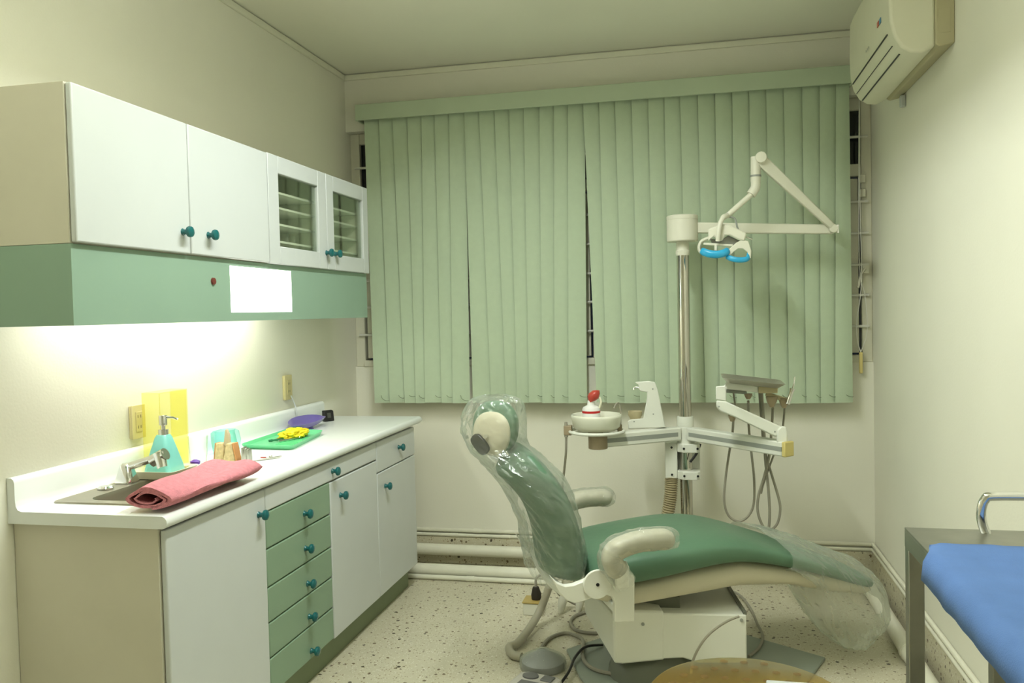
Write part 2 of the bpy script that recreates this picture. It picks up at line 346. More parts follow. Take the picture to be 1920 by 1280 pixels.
# ================================================================== CABINETS
knob_me = None
def knob(parent, y, z, xf):
    global knob_me
    if knob_me is None:
        o = G().lathe([(.0115, 0), (.0085, .004), (.0075, .012), (.010, .017), (.0165, .020), (.0178, .025), (.0160, .030), (.009, .0335), (.001, .0345)], (0, 0, 0), 18, 'x').build('knob', M_KNOB, parent, local=True)
        knob_me = o.data
    else:
        o = bpy.data.objects.new('knob', knob_me); C.objects.link(o); o.parent = parent
    o.location = Vector((xf, y, z))-Vector(parent['_o']); o['label'] = 'round teal knob'
    return o
YB = [-2.45, -1.912, -1.412, -.922, -.405]        # lower module boundaries
ZC, ZK = .86, .115; XD = .478; XC = .458
gap = .0022
def front(parent, name, y0, y1, z0, z1, m, xf=XD, th=.018, xb=None):
    return G().box(xf-th, xf, y0+gap, y1-gap, z0+gap, z1-gap).build(name, m, parent, .0045, seg=3)
def carcass(parent, y0, y1, z0, z1, x1, m=M_SIDE):
    return G().box(.002, x1, y0, y1, z0, z1).build('body', m, parent, .001)
# sink base
c1 = thing('sink_cabinet', (.23, (YB[0]+YB[1])/2, ZK), 'white base cabinet with one tall door under the sink', 'cabinet')
gs = G().box(.002, XC, YB[0], YB[0]+.018, ZK, .824).box(.002, XC, YB[1]-.018, YB[1], ZK, .824).box(.002, XC, YB[0]+.018, YB[1]-.018, ZK, ZK+.018).box(.002, .012, YB[0]+.018, YB[1]-.018, ZK+.018, .824)
gs.build('body', M_SIDE, c1, .001)
d = front(c1, 'door', YB[0]+.004, YB[1], ZK, .818, M_WHITE); knob(d, -1.957, .741, XD)
# drawer and door unit
c2 = thing('drawer_cabinet', (.23, (YB[1]+YB[3])/2, ZK), 'base cabinet with five green drawers beside a white door', 'cabinet')
carcass(c2, YB[1], YB[3], ZK, .824, XC)
d = front(c2, 'top_drawer', YB[1], YB[3], .738, .818, M_WHITE); knob(d, -1.388, .776, XD)
zz = [.738, .613, .484, .365, .245, .120]
kn = [(-1.634, .667), (-1.634, .539), (-1.626, .407), (-1.622, .283), (-1.613, .152)]
for i in range(5):
    d = front(c2, 'drawer', YB[1], YB[2], zz[i+1], zz[i], M_GREEN, XD-.001); d['label'] = 'sage green drawer front'; knob(d, *kn[i], XD-.001)
d = front(c2, 'door', YB[2], YB[3], ZK, .736, M_WHITE); knob(d, -1.32, .666, XD)
c3 = thing('end_cabinet', (.23, (YB[3]+YB[4])/2, ZK), 'white base cabinet with single drawer over door nearest window', 'cabinet')
carcass(c3, YB[3], YB[4], ZK, .824, XC)
d = front(c3, 'drawer', YB[3], YB[4], .675, .818, M_WHITE); knob(d, -.641, .749, XD)
d = front(c3, 'door', YB[3], YB[4], ZK, .675, M_WHITE); knob(d, -.829, .601, XD)
tag(G().box(.004, XC-.03, YB[0]+.01, YB[4]-.01, 0, ZK-.001).build('plinth', mat('green_plinth', (.20, .25, .14), .5), bevel=.002), 'dark green plinth board under the base cabinets', 'plinth')
# worktop with cut-out for the sink
SX0, SX1, SY0, SY1 = .122, .405, -2.325, -1.900
ct = thing('countertop', (.25, -1.42, .826), 'white laminate worktop with rounded front edge and low backsplash', 'countertop')
CY0, CY1, XN = -2.468, -.345, .482
nose = [(XN, .826)]+[(XN+.0175*math.cos(a), .843+.0175*math.sin(a)) for a in [R(-80+i*20) for i in range(9)]]+[(XN, ZC)]
g = G().box(.0, XN, SY1, CY1, .826, ZC).box(.0, XN, CY0, SY0, .826, ZC).box(.0, SX0, SY0, SY1, .826, ZC).box(SX1, XN, SY0, SY1, .826, ZC)
g.prism(nose, lambda a, b, t: Vector((a, t, b)), CY0, CY1)
g.build('slab', M_COUNTER, ct, smooth=30)
bsp = [(.001, ZC), (.046, ZC), (.034, ZC+.004), (.028, ZC+.014), (.026, ZC+.03), (.026, ZC+.078), (.023, ZC+.088), (.016, ZC+.093), (.001, ZC+.093)]
G().prism(bsp, lambda a, b, t: Vector((a, t, b)), CY0, -.48).build('backsplash', M_COUNTER, ct, smooth=50)
# sink
sk = thing('sink', (.25, -2.1, ZC), 'stainless steel sink with sunken bowl set in the worktop', 'sink')
rx0, rx1, ry0, ry1 = .047, .425, -2.362, -1.875
z1 = ZC+.004
def rrect(x0, x1, y0, y1, r, z, n=5):
    o = []
    for cx_, cy_, a0 in ((x1-r, y1-r, 0), (x0+r, y1-r, 90), (x0+r, y0+r, 180), (x1-r, y0+r, 270)):
        for k in range(n+1): a = R(a0+90*k/n); o.append(Vector((cx_+r*math.cos(a), cy_+r*math.sin(a), z)))
    return o
G().rings([rrect(rx0, rx1, ry0, ry1, .02, ZC+.0005), rrect(rx0+.002, rx1-.002, ry0+.002, ry1-.002, .02, z1+.001), rrect(rx0+.008, rx1-.008, ry0+.008, ry1-.008, .02, z1-.001),
           rrect(SX0+.006, SX1-.006, SY0+.006, SY1-.006, .045, z1-.001), rrect(SX0+.012, SX1-.012, SY0+.012, SY1-.012, .045, ZC-.012),
           rrect(SX0+.022, SX1-.022, SY0+.022, SY1-.022, .045, ZC-.13), rrect(SX0+.05, SX1-.05, SY0+.05, SY1-.05, .04, ZC-.15)], cap=False).add([p for p in rrect(SX0+.05, SX1-.05, SY0+.05, SY1-.05, .04, ZC-.15)], [tuple(range(24))]).build('basin', mat('basin_steel', (.40, .375, .30), .38, .9), sk, smooth=60)
G().lathe([(.036, 0), (.036, .002), (.022, .003), (.012, -.001)], ((SX0+SX1)/2, (SY0+SY1)/2, ZC-.15), 20).build('drain', M_CHROME, sk)
cp = onZ(178, 917, z1); cp.x = .083
G().lathe([(.024, 0), (.024, .004), (.019, .009), (.004, .0105)], (cp.x, -2.175, z1), 20).build('hole_cap', M_CHROME, sk)
# faucet
fy, fx = -2.075, .083
fc = thing('faucet', (fx, fy, z1), 'chrome swivel faucet with slanted spout over the sink', 'faucet')
G().rings([ell((fx, fy, z1), (.030, 0, 0), (0, .030, 0), 20, 5), ell((fx, fy, z1+.006), (.030, 0, 0), (0, .030, 0), 20, 5), ell((fx, fy, z1+.02), (.026, 0, 0), (0, .026, 0), 20, 4), ell((fx, fy, z1+.055), (.018, 0, 0), (0, .018, 0), 20, 3), ell((fx, fy, z1+.062), (.012, 0, 0), (0, .012, 0), 20, 2)]).build('base', M_CHROME, fc, smooth=50)
t0 = Vector((fx, fy, z1+.048)); t1 = onX(300, 855, .20); 
G().tube([t0, t0.lerp(t1, .3), t1], [.013, .0125, .012], 14).build('spout', M_CHROME, fc)
t2 = t1+Vector((.018, 0, .006))
G().tube([t1-Vector((.028, 0, .016)), t1+Vector((.02, 0, .008))], .020, 16).build('collar', M_CHROME, fc)
G().tube([t1+Vector((0, -.004, .012)), t1+Vector((.014, -.01, -.034))], [.019, .016], 16).build('aerator', M_CHROME, fc)
# upper cabinets
UB = [-2.58, -2.083, -1.587, -1.088, -.625]; ZU0, ZU1, ZP = 1.584, 1.992, 1.374; XU, XUC, XP = .350, .330, .333
u1 = thing('wall_cabinet', (.17, (UB[0]+UB[2])/2, ZU0), 'white wall cabinet with two plain doors above the sink', 'cabinet')
G().box(.002, XUC, UB[0], UB[2], ZU0, ZU1).build('body', M_SIDE, u1, .001)
for i, (ky, kz) in enumerate(((-2.124, 1.651), (-1.986, 1.653))):
    d = front(u1, 'door', UB[i], UB[i+1], ZU0, ZU1, M_WHITE, XU); knob(d, ky, kz, XU)
u2 = thing('glass_cabinet', (.17, (UB[2]+UB[4])/2, ZU0), 'white wall cabinet with two glazed doors and shelves', 'cabinet')
M_INS = mat('cabinet_inside', (.55, .54, .40), .6)
G().box(.002, XUC, UB[2], UB[2]+.016, ZU0, ZU1).box(.002, XUC, UB[4]-.016, UB[4], ZU0, ZU1).box(.002, XUC, UB[2]+.016, UB[4]-.016, ZU0, ZU0+.016).box(.002, XUC, UB[2]+.016, UB[4]-.016, ZU1-.016, ZU1).box(.002, .01, UB[2]+.016, UB[4]-.016, ZU0+.016, ZU1-.016).box(.01, XUC, UB[3]-.008, UB[3]+.008, ZU0+.016, ZU1-.016).build('body', M_SIDE, u2)
for z in (1.678, 1.745, 1.809, 1.868):
    for a, b in ((UB[2]+.017, UB[3]-.009), (UB[3]+.009, UB[4]-.017)): G().box(.012, .300, a, b, z-.004, z+.004).build('shelf', M_DENT, u2)
for i, (ky, kz) in enumerate(((-1.103, 1.653), (-1.017, 1.654))):
    a, b = UB[2+i]+gap, UB[3+i]-gap; ia, ib = ((-1.506, -1.168), (-1.016, -.688))[i]; iz0, iz1 = 1.652, 1.926; x0, x1 = XU-.018, XU
    d = G().box(x0, x1, a, ia, ZU0, ZU1).box(x0, x1, ib, b, ZU0, ZU1).box(x0, x1, ia, ib, ZU0, iz0).box(x0, x1, ia, ib, iz1, ZU1).build('door', M_WHITE, u2, .003)
    G().box(XU-.014, XU-.010, ia, ib, iz0, iz1).build('pane', M_CABGL, d); knob(d, ky, kz, XU)
for k, (y, r, h) in enumerate(((-1.40, .022, .04), (-1.34, .020, .036), (-1.27, .022, .042), (-1.21, .02, .035), (-.90, .02, .04), (-.80, .022, .036))):
    tag(G().lathe([(r*.8, 0), (r, .004), (r, h), (r*.93, h), (r*.93, .006), (r*.7, .005)], (.24, y, 1.6825), 16).build('glass_jar', M_GLASS), 'small clear glass jar on lowest shelf behind the glazed door '+('next to the plain doors' if y < -1.1 else 'next to the window'), 'jar', 'jars in the glazed wall cabinet')
# green pelmet with light box and lamp behind
pm = thing('light_pelmet', (.17, -1.6, ZP), 'sage green pelmet under wall cabinets with built-in light panel', 'pelmet')
LY0, LY1, LZ0, LZ1 = -1.838, -1.398, 1.404, 1.563
G().box(XP-.016, XP, UB[0], LY0, ZP, ZU0-.001).box(XP-.016, XP, LY1, UB[4], ZP, ZU0-.001).box(XP-.016, XP, LY0, LY1, ZP, LZ0).box(XP-.016, XP, LY0, LY1, LZ1, ZU0-.001).box(.002, XP-.016, UB[0], UB[0]+.016, ZP, ZU0-.001).box(.002, XP-.016, UB[4]-.016, UB[4], ZP, ZU0-.001).build('board', M_PELMET, pm, smooth=0)
G().box(XP-.012, XP+.001, LY0, LY1, LZ0, LZ1).build('light_panel', mat('lit_panel', (.9, .9, .85), .4, emit=(1, 1, .93), estr=LIGHTBOX_E), pm)['label'] = 'glowing white light panel'
G().cyl((XP-.001, -1.943, 1.507), (XP+.006, -1.943, 1.507), .012, .011, 16).build('switch_button', mat('red_brown', (.16, .035, .025), .4), pm)
G().box(.13, .21, -2.42, -1.08, 1.515, 1.555).build('lamp_tray', M_DENT, pm, .004)

# ================================================================== THINGS ON THE WORKTOP
def outlet(y, z, label, cable=False):
    o = thing('wall_outlet', (0, y, z), label, 'outlet')
    m = mat('ivory_plastic', (.72, .63, .33), .4)
    G().box(0, .010, y-.034, y+.034, z-.057, z+.057).build('box', m, o, .004)
    G().box(.010, .015, y-.035, y+.035, z-.058, z+.058).build('cover', m, o, .002)
    G().box(.015, .017, y-.017, y+.017, z-.034, z+.034).build('socket', mat('ivory_socket', (.66, .57, .28), .4), o, .001)
    for dz in (-.018, .018):
        for dy in (-.007, .007): G().box(.017, .0174, y+dy-.001, y+dy+.001, z+dz-.005, z+dz+.005).build('slot', M_BLACK, o)
    return o
a_ = onX(268, 790, .03); outlet(a_.y, a_.z, 'ivory wall outlet seen through the yellow acrylic box')
b_ = onX(547, 726, .03); outlet(b_.y, b_.z, 'ivory wall outlet with white cord above the purple dish')
tag(G().tube(spline([(.020, b_.y+.01, b_.z-.04), (.032, b_.y+.025, b_.z-.09), (.036, b_.y+.035, ZC+.05), (.046, b_.y+.045, ZC+.015), (.056, b_.y+.06, ZC+.0035), (.060, b_.y+.12, ZC+.0035)], 6), .003, 8).build('power_cable', M_WHITE), 'thin white cord hanging from outlet down to worktop', 'cord')
# soap dish and dispenser
sd = Vector((.142, -1.962, z1+.0006))
dish = thing('soap_dish', tuple(sd), 'cream rectangular soap dish at the far end of sink', 'dish')
Ms = mat('cream_ceramic', (.80, .79, .60), .3)
def rrc(c, a, b, r, z, n=4): return [p for p in rrect(c.x-a, c.x+a, c.y-b, c.y+b, r, c.z+z, n)]
G().rings([rrc(sd, .066, .066, .012, 0), rrc(sd, .082, .078, .015, .026), rrc(sd, .078, .074, .014, .026), rrc(sd, .064, .064, .012, .008)]).build('tray', Ms, dish, smooth=50)
sp = thing('soap_dispenser', (sd.x, sd.y, sd.z+.0095), 'aqua soap dispenser with chrome pump standing on cream dish', 'dispenser')
b0 = Vector((sd.x, sd.y, sd.z+.0095))
G().rings([rrc(b0, .045, .045, .014, 0), rrc(b0, .050, .050, .016, .006), rrc(b0, .046, .046, .016, .03), rrc(b0, .034, .034, .016, .08), rrc(b0, .024, .024, .014, .118), rrc(b0, .019, .019, .013, .128)]).build('bottle', mat('aqua_glaze', (.20, .56, .50), .3, coat=.3), sp, smooth=50)
G().lathe([(.0165, .128), (.0165, .146), (.007, .147), (.007, .158), (.013, .160), (.0135, .190), (.012, .193), (.002, .194)], b0, 18).build('pump', M_CHROME, sp)
G().tube([b0+Vector((0, 0, .186)), b0+Vector((.035, .006, .184)), b0+Vector((.05, .008, .178))], [.0045, .004, .0035], 8).build('nozzle', M_CHROME, sp)
# yellow acrylic box over the near outlet
yy = onX(302, 790, .115).y-.006
yb = thing('acrylic_box', (.08, yy+.1, ZC), 'tall open box of clear yellow acrylic against the wall', 'box')
yz = onX(302, 738, .115).z; y1_ = onX(351, 737, .115).y
for nm, bx in (('front_sheet', (.048, .115, yy, yy+.004)), ('side_sheet', (.111, .115, yy+.004, y1_)), ('end_sheet', (.048, .111, y1_-.004, y1_))):
    G().box(*bx, ZC+.0005, yz).build(nm, M_YEL, yb, .0005)
G().box(.048, .115, yy, y1_, yz, yz+.004).build('lid', M_YEL, yb, .0005)
# shell shaped dish
q = onX(332, 855, .165); q.y += .06
sh = thing('trinket_dish', (.165, q.y, ZC), 'small iridescent brown and purple dish beside yellow box', 'dish')
cs = Vector((.165, q.y, ZC))
G().lathe([(.012, .001), (.030, .010), (.038, .026), (.036, .026), (.028, .012), (.01, .004)], cs, 18, sx=.8, sy=1).build('cup', mat('cream_shell_glaze', (.66, .56, .30), .25, coat=.4, var=.2, scale=40), sh)
G().rings([ell(cs+Vector((-.03, -.01, .030)), (.004, 0, 0), (0, .012, .004), 14), ell(cs+Vector((-.032, -.018, .045)), (.004, 0, 0), (0, .026, .006), 14), ell(cs+Vector((-.034, -.028, .066)), (.003, 0, 0), (0, .014, .004), 14)]).build('leaf', mat('copper_glaze', (.40, .20, .09), .25, var=.35, scale=60), sh)
G().lathe([(.004, 0), (.016, .006), (.017, .016), (.006, .022)], cs+Vector((.020, .012, .018)), 14).build('bead', mat('violet', (.12, .04, .34), .3), sh)
# clear cup, pale blue tub
q = onX(372, 858, .10)
tag(G().lathe([(.028, .0005), (.030, .003), (.036, .098), (.0345, .098), (.029, .006), (.004, .005)], (.10, q.y, ZC), 24).build('plastic_cup', M_GLASS), 'clear plastic cup standing behind the pink towel', 'cup')
q = onX(420, 828, .085)
tubg = G().rings([rrc(Vector((.095, q.y, ZC)), .030, .050, .012, .001), rrc(Vector((.095, q.y, ZC)), .036, .058, .015, .05), rrc(Vector((.090, q.y, ZC)), .036, .056, .02, .085), rrc(Vector((.088, q.y, ZC)), .030, .048, .02, .092), rrc(Vector((.088, q.y, ZC)), .026, .044, .018, .085), rrc(Vector((.095, q.y, ZC)), .030, .050, .012, .006)])
tag(tubg.build('plastic_tub', M_BLUEA, smooth=50), 'pale blue translucent plastic tub by the backsplash', 'tub')
# brown triangular instrument block holder
q = Vector((.205, onX(425, 866, .205).y, ZC))
hb = thing('wedge_holder', tuple(q), 'brown-edged wedge-shaped block set fanned open on worktop', 'holder')
Mk = mat('cork_paper', (.58, .47, .25), .7, var=.18, scale=90); Mo = mat('orange_edge', (.52, .25, .09), .6)
for dx, w0, w1, yy_, m in ((-.022, .019, .011, .004, Mk), (.020, .023, .010, .0, Mk)):
    G().prism([(-w0, .0005), (w0, .0005), (w1, .072), (-w1, .072)], lambda a, b, t, dx=dx, yy_=yy_: q+Vector((dx+a, yy_+t+a*.3, b)), -.016, .016).build('wedge', m, hb, .003)
G().prism([(.0, .0), (.006, .0), (-.008, .072), (-.014, .073)], lambda a, b, t: q+Vector((.0445+a, t+.004, b+.0005)), -.018, .018).build('edge_strip', Mo, hb, .002)
G().prism([(.0, .0), (.005, .0), (.014, .072), (.010, .073)], lambda a, b, t: q+Vector((-.047+a, t+.004, b+.0005)), -.018, .018).build('edge_strip', Mo, hb, .002)
G().prism([(-.013, .06), (.013, .06), (.012, .10), (.002, .122), (-.004, .118)], lambda a, b, t: q+Vector((a, t+.008, b)), -.006, .006).build('tongue', mat('tan_card', (.55, .47, .32), .6), hb, .002)
# grey clip stand
q = Vector((.290, onX(463, 869, .290).y, ZC))
cl = thing('metal_clip', tuple(q), 'small upright grey metal clip beside the towel', 'clip')
for k, dx in enumerate((-.009, .002, .010)):
    G().prism([(-.007, .0005), (.007, .0005), (.004, .058-.004*k), (.001, .060-.004*k), (-.005, .057-.004*k)], lambda a, b, t, dx=dx: q+Vector((dx+a, t, b)), -.012, .012).build('leaf', M_STEEL, cl, .001)
# small forceps
q = onZ(498, 862, ZC)
fo = thing('forceps', (q.x, q.y, ZC), 'tiny steel forceps lying in front of the green tray', 'instrument')
for sgn in (-1, 1): G().tube([(q.x-.055, q.y-.06, ZC+.003), (q.x, q.y+.005*sgn, ZC+.004), (q.x+.035, q.y+.05+.006*sgn, ZC+.005)], [.0015, .003, .0025], 6).build('arm', M_STEEL, fo)
G().lathe([(.003, 0), (.006, .002), (.006, .007), (.003, .009)], (q.x+.012, q.y+.016, ZC+.006), 10).build('screw', M_STEEL, fo)
G().tube([(q.x-.02, q.y+.0, ZC+.009), (q.x-.004, q.y+.012, ZC+.007)], .0025, 6).build('red_tip', mat('red_tip', (.4, .05, .04), .4), fo)
# green instrument tray, glove, instruments
ta, tb, tcn, td = (onZ(447, 842, ZC), onZ(548, 845, ZC), onZ(608, 814, ZC), onZ(508, 810, ZC))
td.x = max(td.x, .062); ta.x = max(ta.x, .075)
tc_ = (ta+tb+tcn+td)/4
gt = thing('instrument_tray', (tc_.x, tc_.y, ZC), 'mint green plastic instrument tray with ribbed floor', 'tray')
M_MINT = mat('mint_plastic', (.16, .62, .30), .35, var=.03)
def quad(scale, z, n=5):
    o = []
    cs_ = [ta, tb, tcn, td]
    for i in range(4):
        p = cs_[i]; a = cs_[i-1]; b = cs_[(i+1) % 4]; r = .12
        pa = p.lerp(a, r); pb = p.lerp(b, r*.8)
        for k in range(n):
            t = k/(n-1); x = (pa*(1-t)**2+p*2*t*(1-t)+pb*t*t); o.append(tc_+(x-tc_)*scale+Vector((0, 0, z)))
    return o
G().rings([quad(.93, .0005), quad(.99, .016), quad(1.0, .019), quad(.985, .019), quad(.93, .006)]).build('body', M_MINT, gt, smooth=50)
e1 = (tb-ta).normalized(); e2 = (tcn-tb); 
for k in range(9):
    p0_ = ta.lerp(td, .22+k*.055); p1_ = tb.lerp(tcn, .22+k*.055)
    G().beam(p0_.lerp(p1_, .52)+Vector((0, 0, .0075)), p0_.lerp(p1_, .88)+Vector((0, 0, .0075)), .006, .004).build('rib', M_MINT, gt)
def trayp(s, t, z): return ta.lerp(tb, s).lerp(td.lerp(tcn, s), t)+Vector((0, 0, z))
for k, (s0, t0_, s1, t1_, m, r) in enumerate((('a', 0, 0, 0, 0, 0),)): pass
inst = ((.30, .30, .62, .52, mat('dark_green_tool', (.02, .16, .07), .4), 'dark green handled dental probe lying on mint tray'),
        (.38, .36, .60, .60, mat('rust_tool', (.28, .07, .03), .4), 'rust red handled dental tool lying on mint tray'),
        (.50, .30, .76, .55, M_STEEL, 'plain steel dental probe lying on mint tray'))
for s0, t0_, s1, t1_, m, lab in inst:
    p, q2 = trayp(s0, t0_, .014), trayp(s1, t1_, .014)
    o = thing('dental_probe', tuple(p.lerp(q2, .5)), lab, 'instrument')
    G().tube([p, p.lerp(q2, .12), p.lerp(q2, .18), p.lerp(q2, .6)], [.0045, .0055, .004, .004], 8).build('handle', m, o)
    G().tube([p.lerp(q2, .6), p.lerp(q2, .95), q2+Vector((0, 0, .006))], [.0022, .0016, .0008], 6).build('tip', M_STEEL, o)
# crumpled yellow glove
bm = bmesh.new(); bmesh.ops.create_icosphere(bm, subdivisions=5, radius=1); gc = trayp(.55, .62, .0099)
for v in bm.verts:
    n_ = noise.noise(v.co*2.2)*.28+noise.noise(v.co*5.5)*.22+noise.noise(v.co*11)*.08; v.co *= 1+n_
    v.co = Vector((v.co.x*.050, v.co.y*.085, max(v.co.z, -.55)*.024))
mz = min(v.co.z for v in bm.verts)
for v in bm.verts: v.co.z -= mz
me = bpy.data.meshes.new('rubber_glove'); bm.to_mesh(me); bm.free(); me.shade_smooth(); go = bpy.data.objects.new('rubber_glove', me); C.objects.link(go); go.location = gc
me.materials.append(mat('yellow_rubber', (.86, .70, .02), .5)); tag(go, 'crumpled bright yellow rubber glove on the mint tray', 'glove')
# purple kidney dish
q = onX(566, 800, .098); q.y += .045
pd = thing('kidney_dish', (.098, q.y, ZC), 'glossy purple kidney dish tilted against the backsplash', 'dish')
M_PUR = mat('purple_plastic', (.17, .13, .42), .25, coat=.3)
def kring(a, b, z, off=0):
    o = []
    for k in range(28):
        t = 2*math.pi*k/28; x = b*math.sin(t); y = a*math.cos(t); o.append(Vector((.098+x+off+.18*y*y/.1*.2, q.y+y, ZC+z+.10*(y*.25)+max(0, -x)*.35)))
    return o
G().rings([kring(.07, .028, .010), kring(.125, .044, .020), kring(.160, .054, .038), kring(.158, .052, .038), kring(.123, .042, .022), kring(.058, .026, .014)]).build('bowl', M_PUR, pd, smooth=60)
G().rings([kring(.060, .029, .010), kring(.050, .026, .013)]).add([], []).build('foot_ring', M_PUR, pd)
G().cyl((.098, q.y, ZC+.0004), (.098, q.y, ZC+.012), .034, .03, 20).build('foot', M_PUR, pd)
# black timer
q = onX(614, 765, .075)
tm = thing('digital_timer', (.075, q.y, ZC), 'small black digital timer leaning at the end of backsplash', 'timer', rz=R(-35))
def TL(g_): return g_
G().prism([(-.008, .0006), (.018, .0006), (.010, .052), (-.010, .056)], lambda a, b, t: Vector((a, t, b)), -.028, .028).build('case', M_BLACK, tm, .004, local=True)
G().prism([(.0157, .018), (.0162, .018), (.0122, .042), (.0117, .042)], lambda a, b, t: Vector((a, t, b)), -.010, .010).build('screen', mat('grey_screen', (.08, .085, .07), .3), tm, local=True)
# pink towel
ax = [Vector((.424, -2.440, 0)), Vector((.414, -2.30, 0)), Vector((.406, -2.16, 0)), Vector((.402, -2.05, 0)), Vector((.394, -1.958, 0))]
ax = spline(ax, 6); rs = []
for i, p in enumerate(ax):
    t = i/(len(ax)-1); wv = .070+.031*min(1, t*1.6); hv = .030+.004*math.sin(t*9)
    if t > .88: hv *= math.sqrt(max(.05, 1-((t-.88)/.125)**2))
    dirv = (ax[min(i+1, len(ax)-1)]-ax[max(i-1, 0)]).normalized(); sv = Vector((dirv.y, -dirv.x, 0))
    outer, inner = [], []
    N = 72; 
    for k in range(N):
        a = -.45*math.pi+k/(N-1)*(2*math.pi*2.3); rr = 1-.50*(k/(N-1)) if k > N*.45 else 1-.05*k/N
        rr = 1-.62*max(0, (k/(N-1)-.22)/.78)
        x, z = math.cos(a)*wv*rr, math.sin(a)*hv*rr
        x += .004*noise.noise(Vector((t*6, a, 1))); z += .006*noise.noise(Vector((t*5, a*1.3, 4)))*(1 if z > -.01 else 0)
        if math.sin(a) > .2: z += .007*math.cos(x*40+t*3)*math.sin(a)-.004
        outer.append(p+sv*x+Vector((0, 0, ZC+.0395+max(z, -.0325))))
        x2, z2 = x*(1-.012/wv), z*(1-.010/hv) ; inner.append(p+sv*x2+Vector((0, 0, ZC+.0395+max(z2, -.0265))))
    rs.append(outer+inner[::-1])
to = G().rings(rs).build('hand_towel', mat('pink_terry', (.74, .27, .31), .95, var=.12, scale=70, bump=.7, bscale=420), smooth=70)
tag(to, 'folded pink terry hand towel lying across the sink edge', 'towel')

# ================================================================== DENTAL UNIT
PX_, PY_ = 1.824, -.35
col = thing('dental_column', (PX_, PY_, 0), 'polished steel post with white bracket behind the dental chair', 'post')
zt_ = onY(1281, 475, PY_).z; zcol = onY(1281, 812, PY_).z
def zc(py): return onY(1281, py, PY_).z
G().cyl((PX_, PY_, .02), (PX_, PY_, zt_), .0295, n=28).build('pole', M_POLE, col)
G().lathe([(.11, 0), (.11, .012), (.06, .02), (.045, .035), (.0305, .036)], (PX_, PY_, 0), 28).build('floor_flange', M_DENT, col)
G().lathe([(.037, zc(832)), (.0405, zc(830)), (.0405, zc(800)), (.039, zc(799)), (.040, zc(797)), (.040, zc(783)), (.0375, zc(780))], (PX_, PY_, 0), 28).build('collar', M_DENT, col, smooth=30)
zt1, zt0, zb1, zb0 = zc(829), zc(845), zc(880), zc(895)
G().box(PX_-.098, PX_-.040, PY_-.030, PY_+.055, zb0, zt1).box(PX_-.04, PX_+.066, PY_+.034, PY_+.055, zb0, zt1).build('bracket_box', M_DENT, col, .004)
for a, b in ((zt0, zt1), (zb0, zb1)):
    G().prism([(PX_-.040, PY_+.034), (PX_-.040, PY_-.032), (PX_-.012, PY_-.060), (PX_+.052, PY_-.060), (PX_+.066, PY_-.045), (PX_+.066, PY_+.034)], lambda x, y, t: Vector((x, y, t)), a, b).build('clamp_plate', M_DENT, col, .003)
    for dx, dy in ((-.008, -.0605), (.055, -.0585), (-.066, -.0305)):
        G().cyl((PX_+dx, PY_+dy+.003, (a+b)/2), (PX_+dx, PY_+dy-.003, (a+b)/2), .0055, n=10).build('screw', M_BLACK, col)
rp = [onY(1259, 893, PY_-.005), onY(1257, 930, PY_-.005), onY(1251, 975, PY_-.005), onY(1249, 1040, PY_-.005), onY(1255, 1120, PY_-.01)]
rp = spline(rp, 20)
G().tube(rp, [.029+(.0035 if i % 2 else -.0035) for i in range(len(rp))], 16).build('corrugated_hose', mat('ribbed_hose', (.40, .34, .20), .5), col, smooth=20)
G().tube(spline([onY(1313, 832, PY_-.03), onY(1306, 850, PY_-.045), onY(1294, 866, PY_-.06)], 6), .006, 8).build('cable', M_BLACK, col)

# ---- dental light on top of the post
dl = thing('dental_light', (PX_, PY_, zt_), 'cream dental lamp with blue handles on a folding arm', 'dental light')
tp = onY(1281, 404, PY_).z; tb_ = onY(1281, 453, PY_).z
G().lathe([(.030, zt_-.01), (.033, zt_), (.033, zt_+.012), (.030, zt_+.016), (.029, tb_), (.070, tb_), (.0735, tb_+.004), (.0735, tp-.022), (.0722, tp-.021), (.0735, tp-.019), (.0735, tp-.004), (.069, tp)], (PX_, PY_, 0), 32).build('hub', M_DENTC, dl, smooth=30)
e1_ = onY(1562, 430, -.33); a0 = onY(1300, 427, PY_)
G().beam(a0, e1_, .035, .050, h2=.042).build('horizontal_arm', M_DENTC, dl, .005)
j0 = e1_+Vector((0, -.035, .0)); j1 = onY(1424, 298, -.50)
G().beam(j0, j1, .028, .030, upv=(0, 1, 0), w2=.052, h2=.040).build('spring_arm', M_DENTC, dl, .005)
G().cyl(e1_+Vector((-.004, .02, 0)), e1_+Vector((-.004, -.055, 0)), .019, n=18).build('elbow_pin', M_DENTC, dl, .003)
G().box(e1_.x+.012, e1_.x+.022, e1_.y-.03, e1_.y+.02, e1_.z-.02, e1_.z+.02).build('end_cap', M_CHROME, dl, .002)
k0, k1, k2 = onY(1417, 294, -.50), onY(1417, 330, -.50), onY(1416, 352, -.50)
G().cyl(j1+Vector((.005, .035, .003)), j1+Vector((.005, -.035, .003)), .025, n=18).build('knuckle', M_DENTC, dl, .003)
k3 = onY(1408, 365, -.505); k4 = onY(1364, 404, -.53)
G().tube([k0, k1, k1.lerp(k2, .5)], .0225, 18).build('drop_joint', M_DENTC, dl)
G().cyl(k1+Vector((0, 0, .004)), k1-Vector((0, 0, .004)), .0245, n=18).build('joint_ring', M_GREYST, dl)
G().tube(spline([k1.lerp(k2, .4), k2, k3], 5), .0215, 18).build('elbow', M_DENTC, dl)
G().tube([k3, k4], .0125, 14).build('rod', M_DENTC, dl)
LYp = -.56
def L(px, py, y=LYp): return onY(px, py, y)
G().tube(spline([k4, L(1356, 408, -.575), L(1350, 420, -.592), L(1347, 438, -.594), L(1346, 452, -.590)], 5), [.0125]*6+[.0105]*15, 12).build('yoke', M_DENTC, dl)
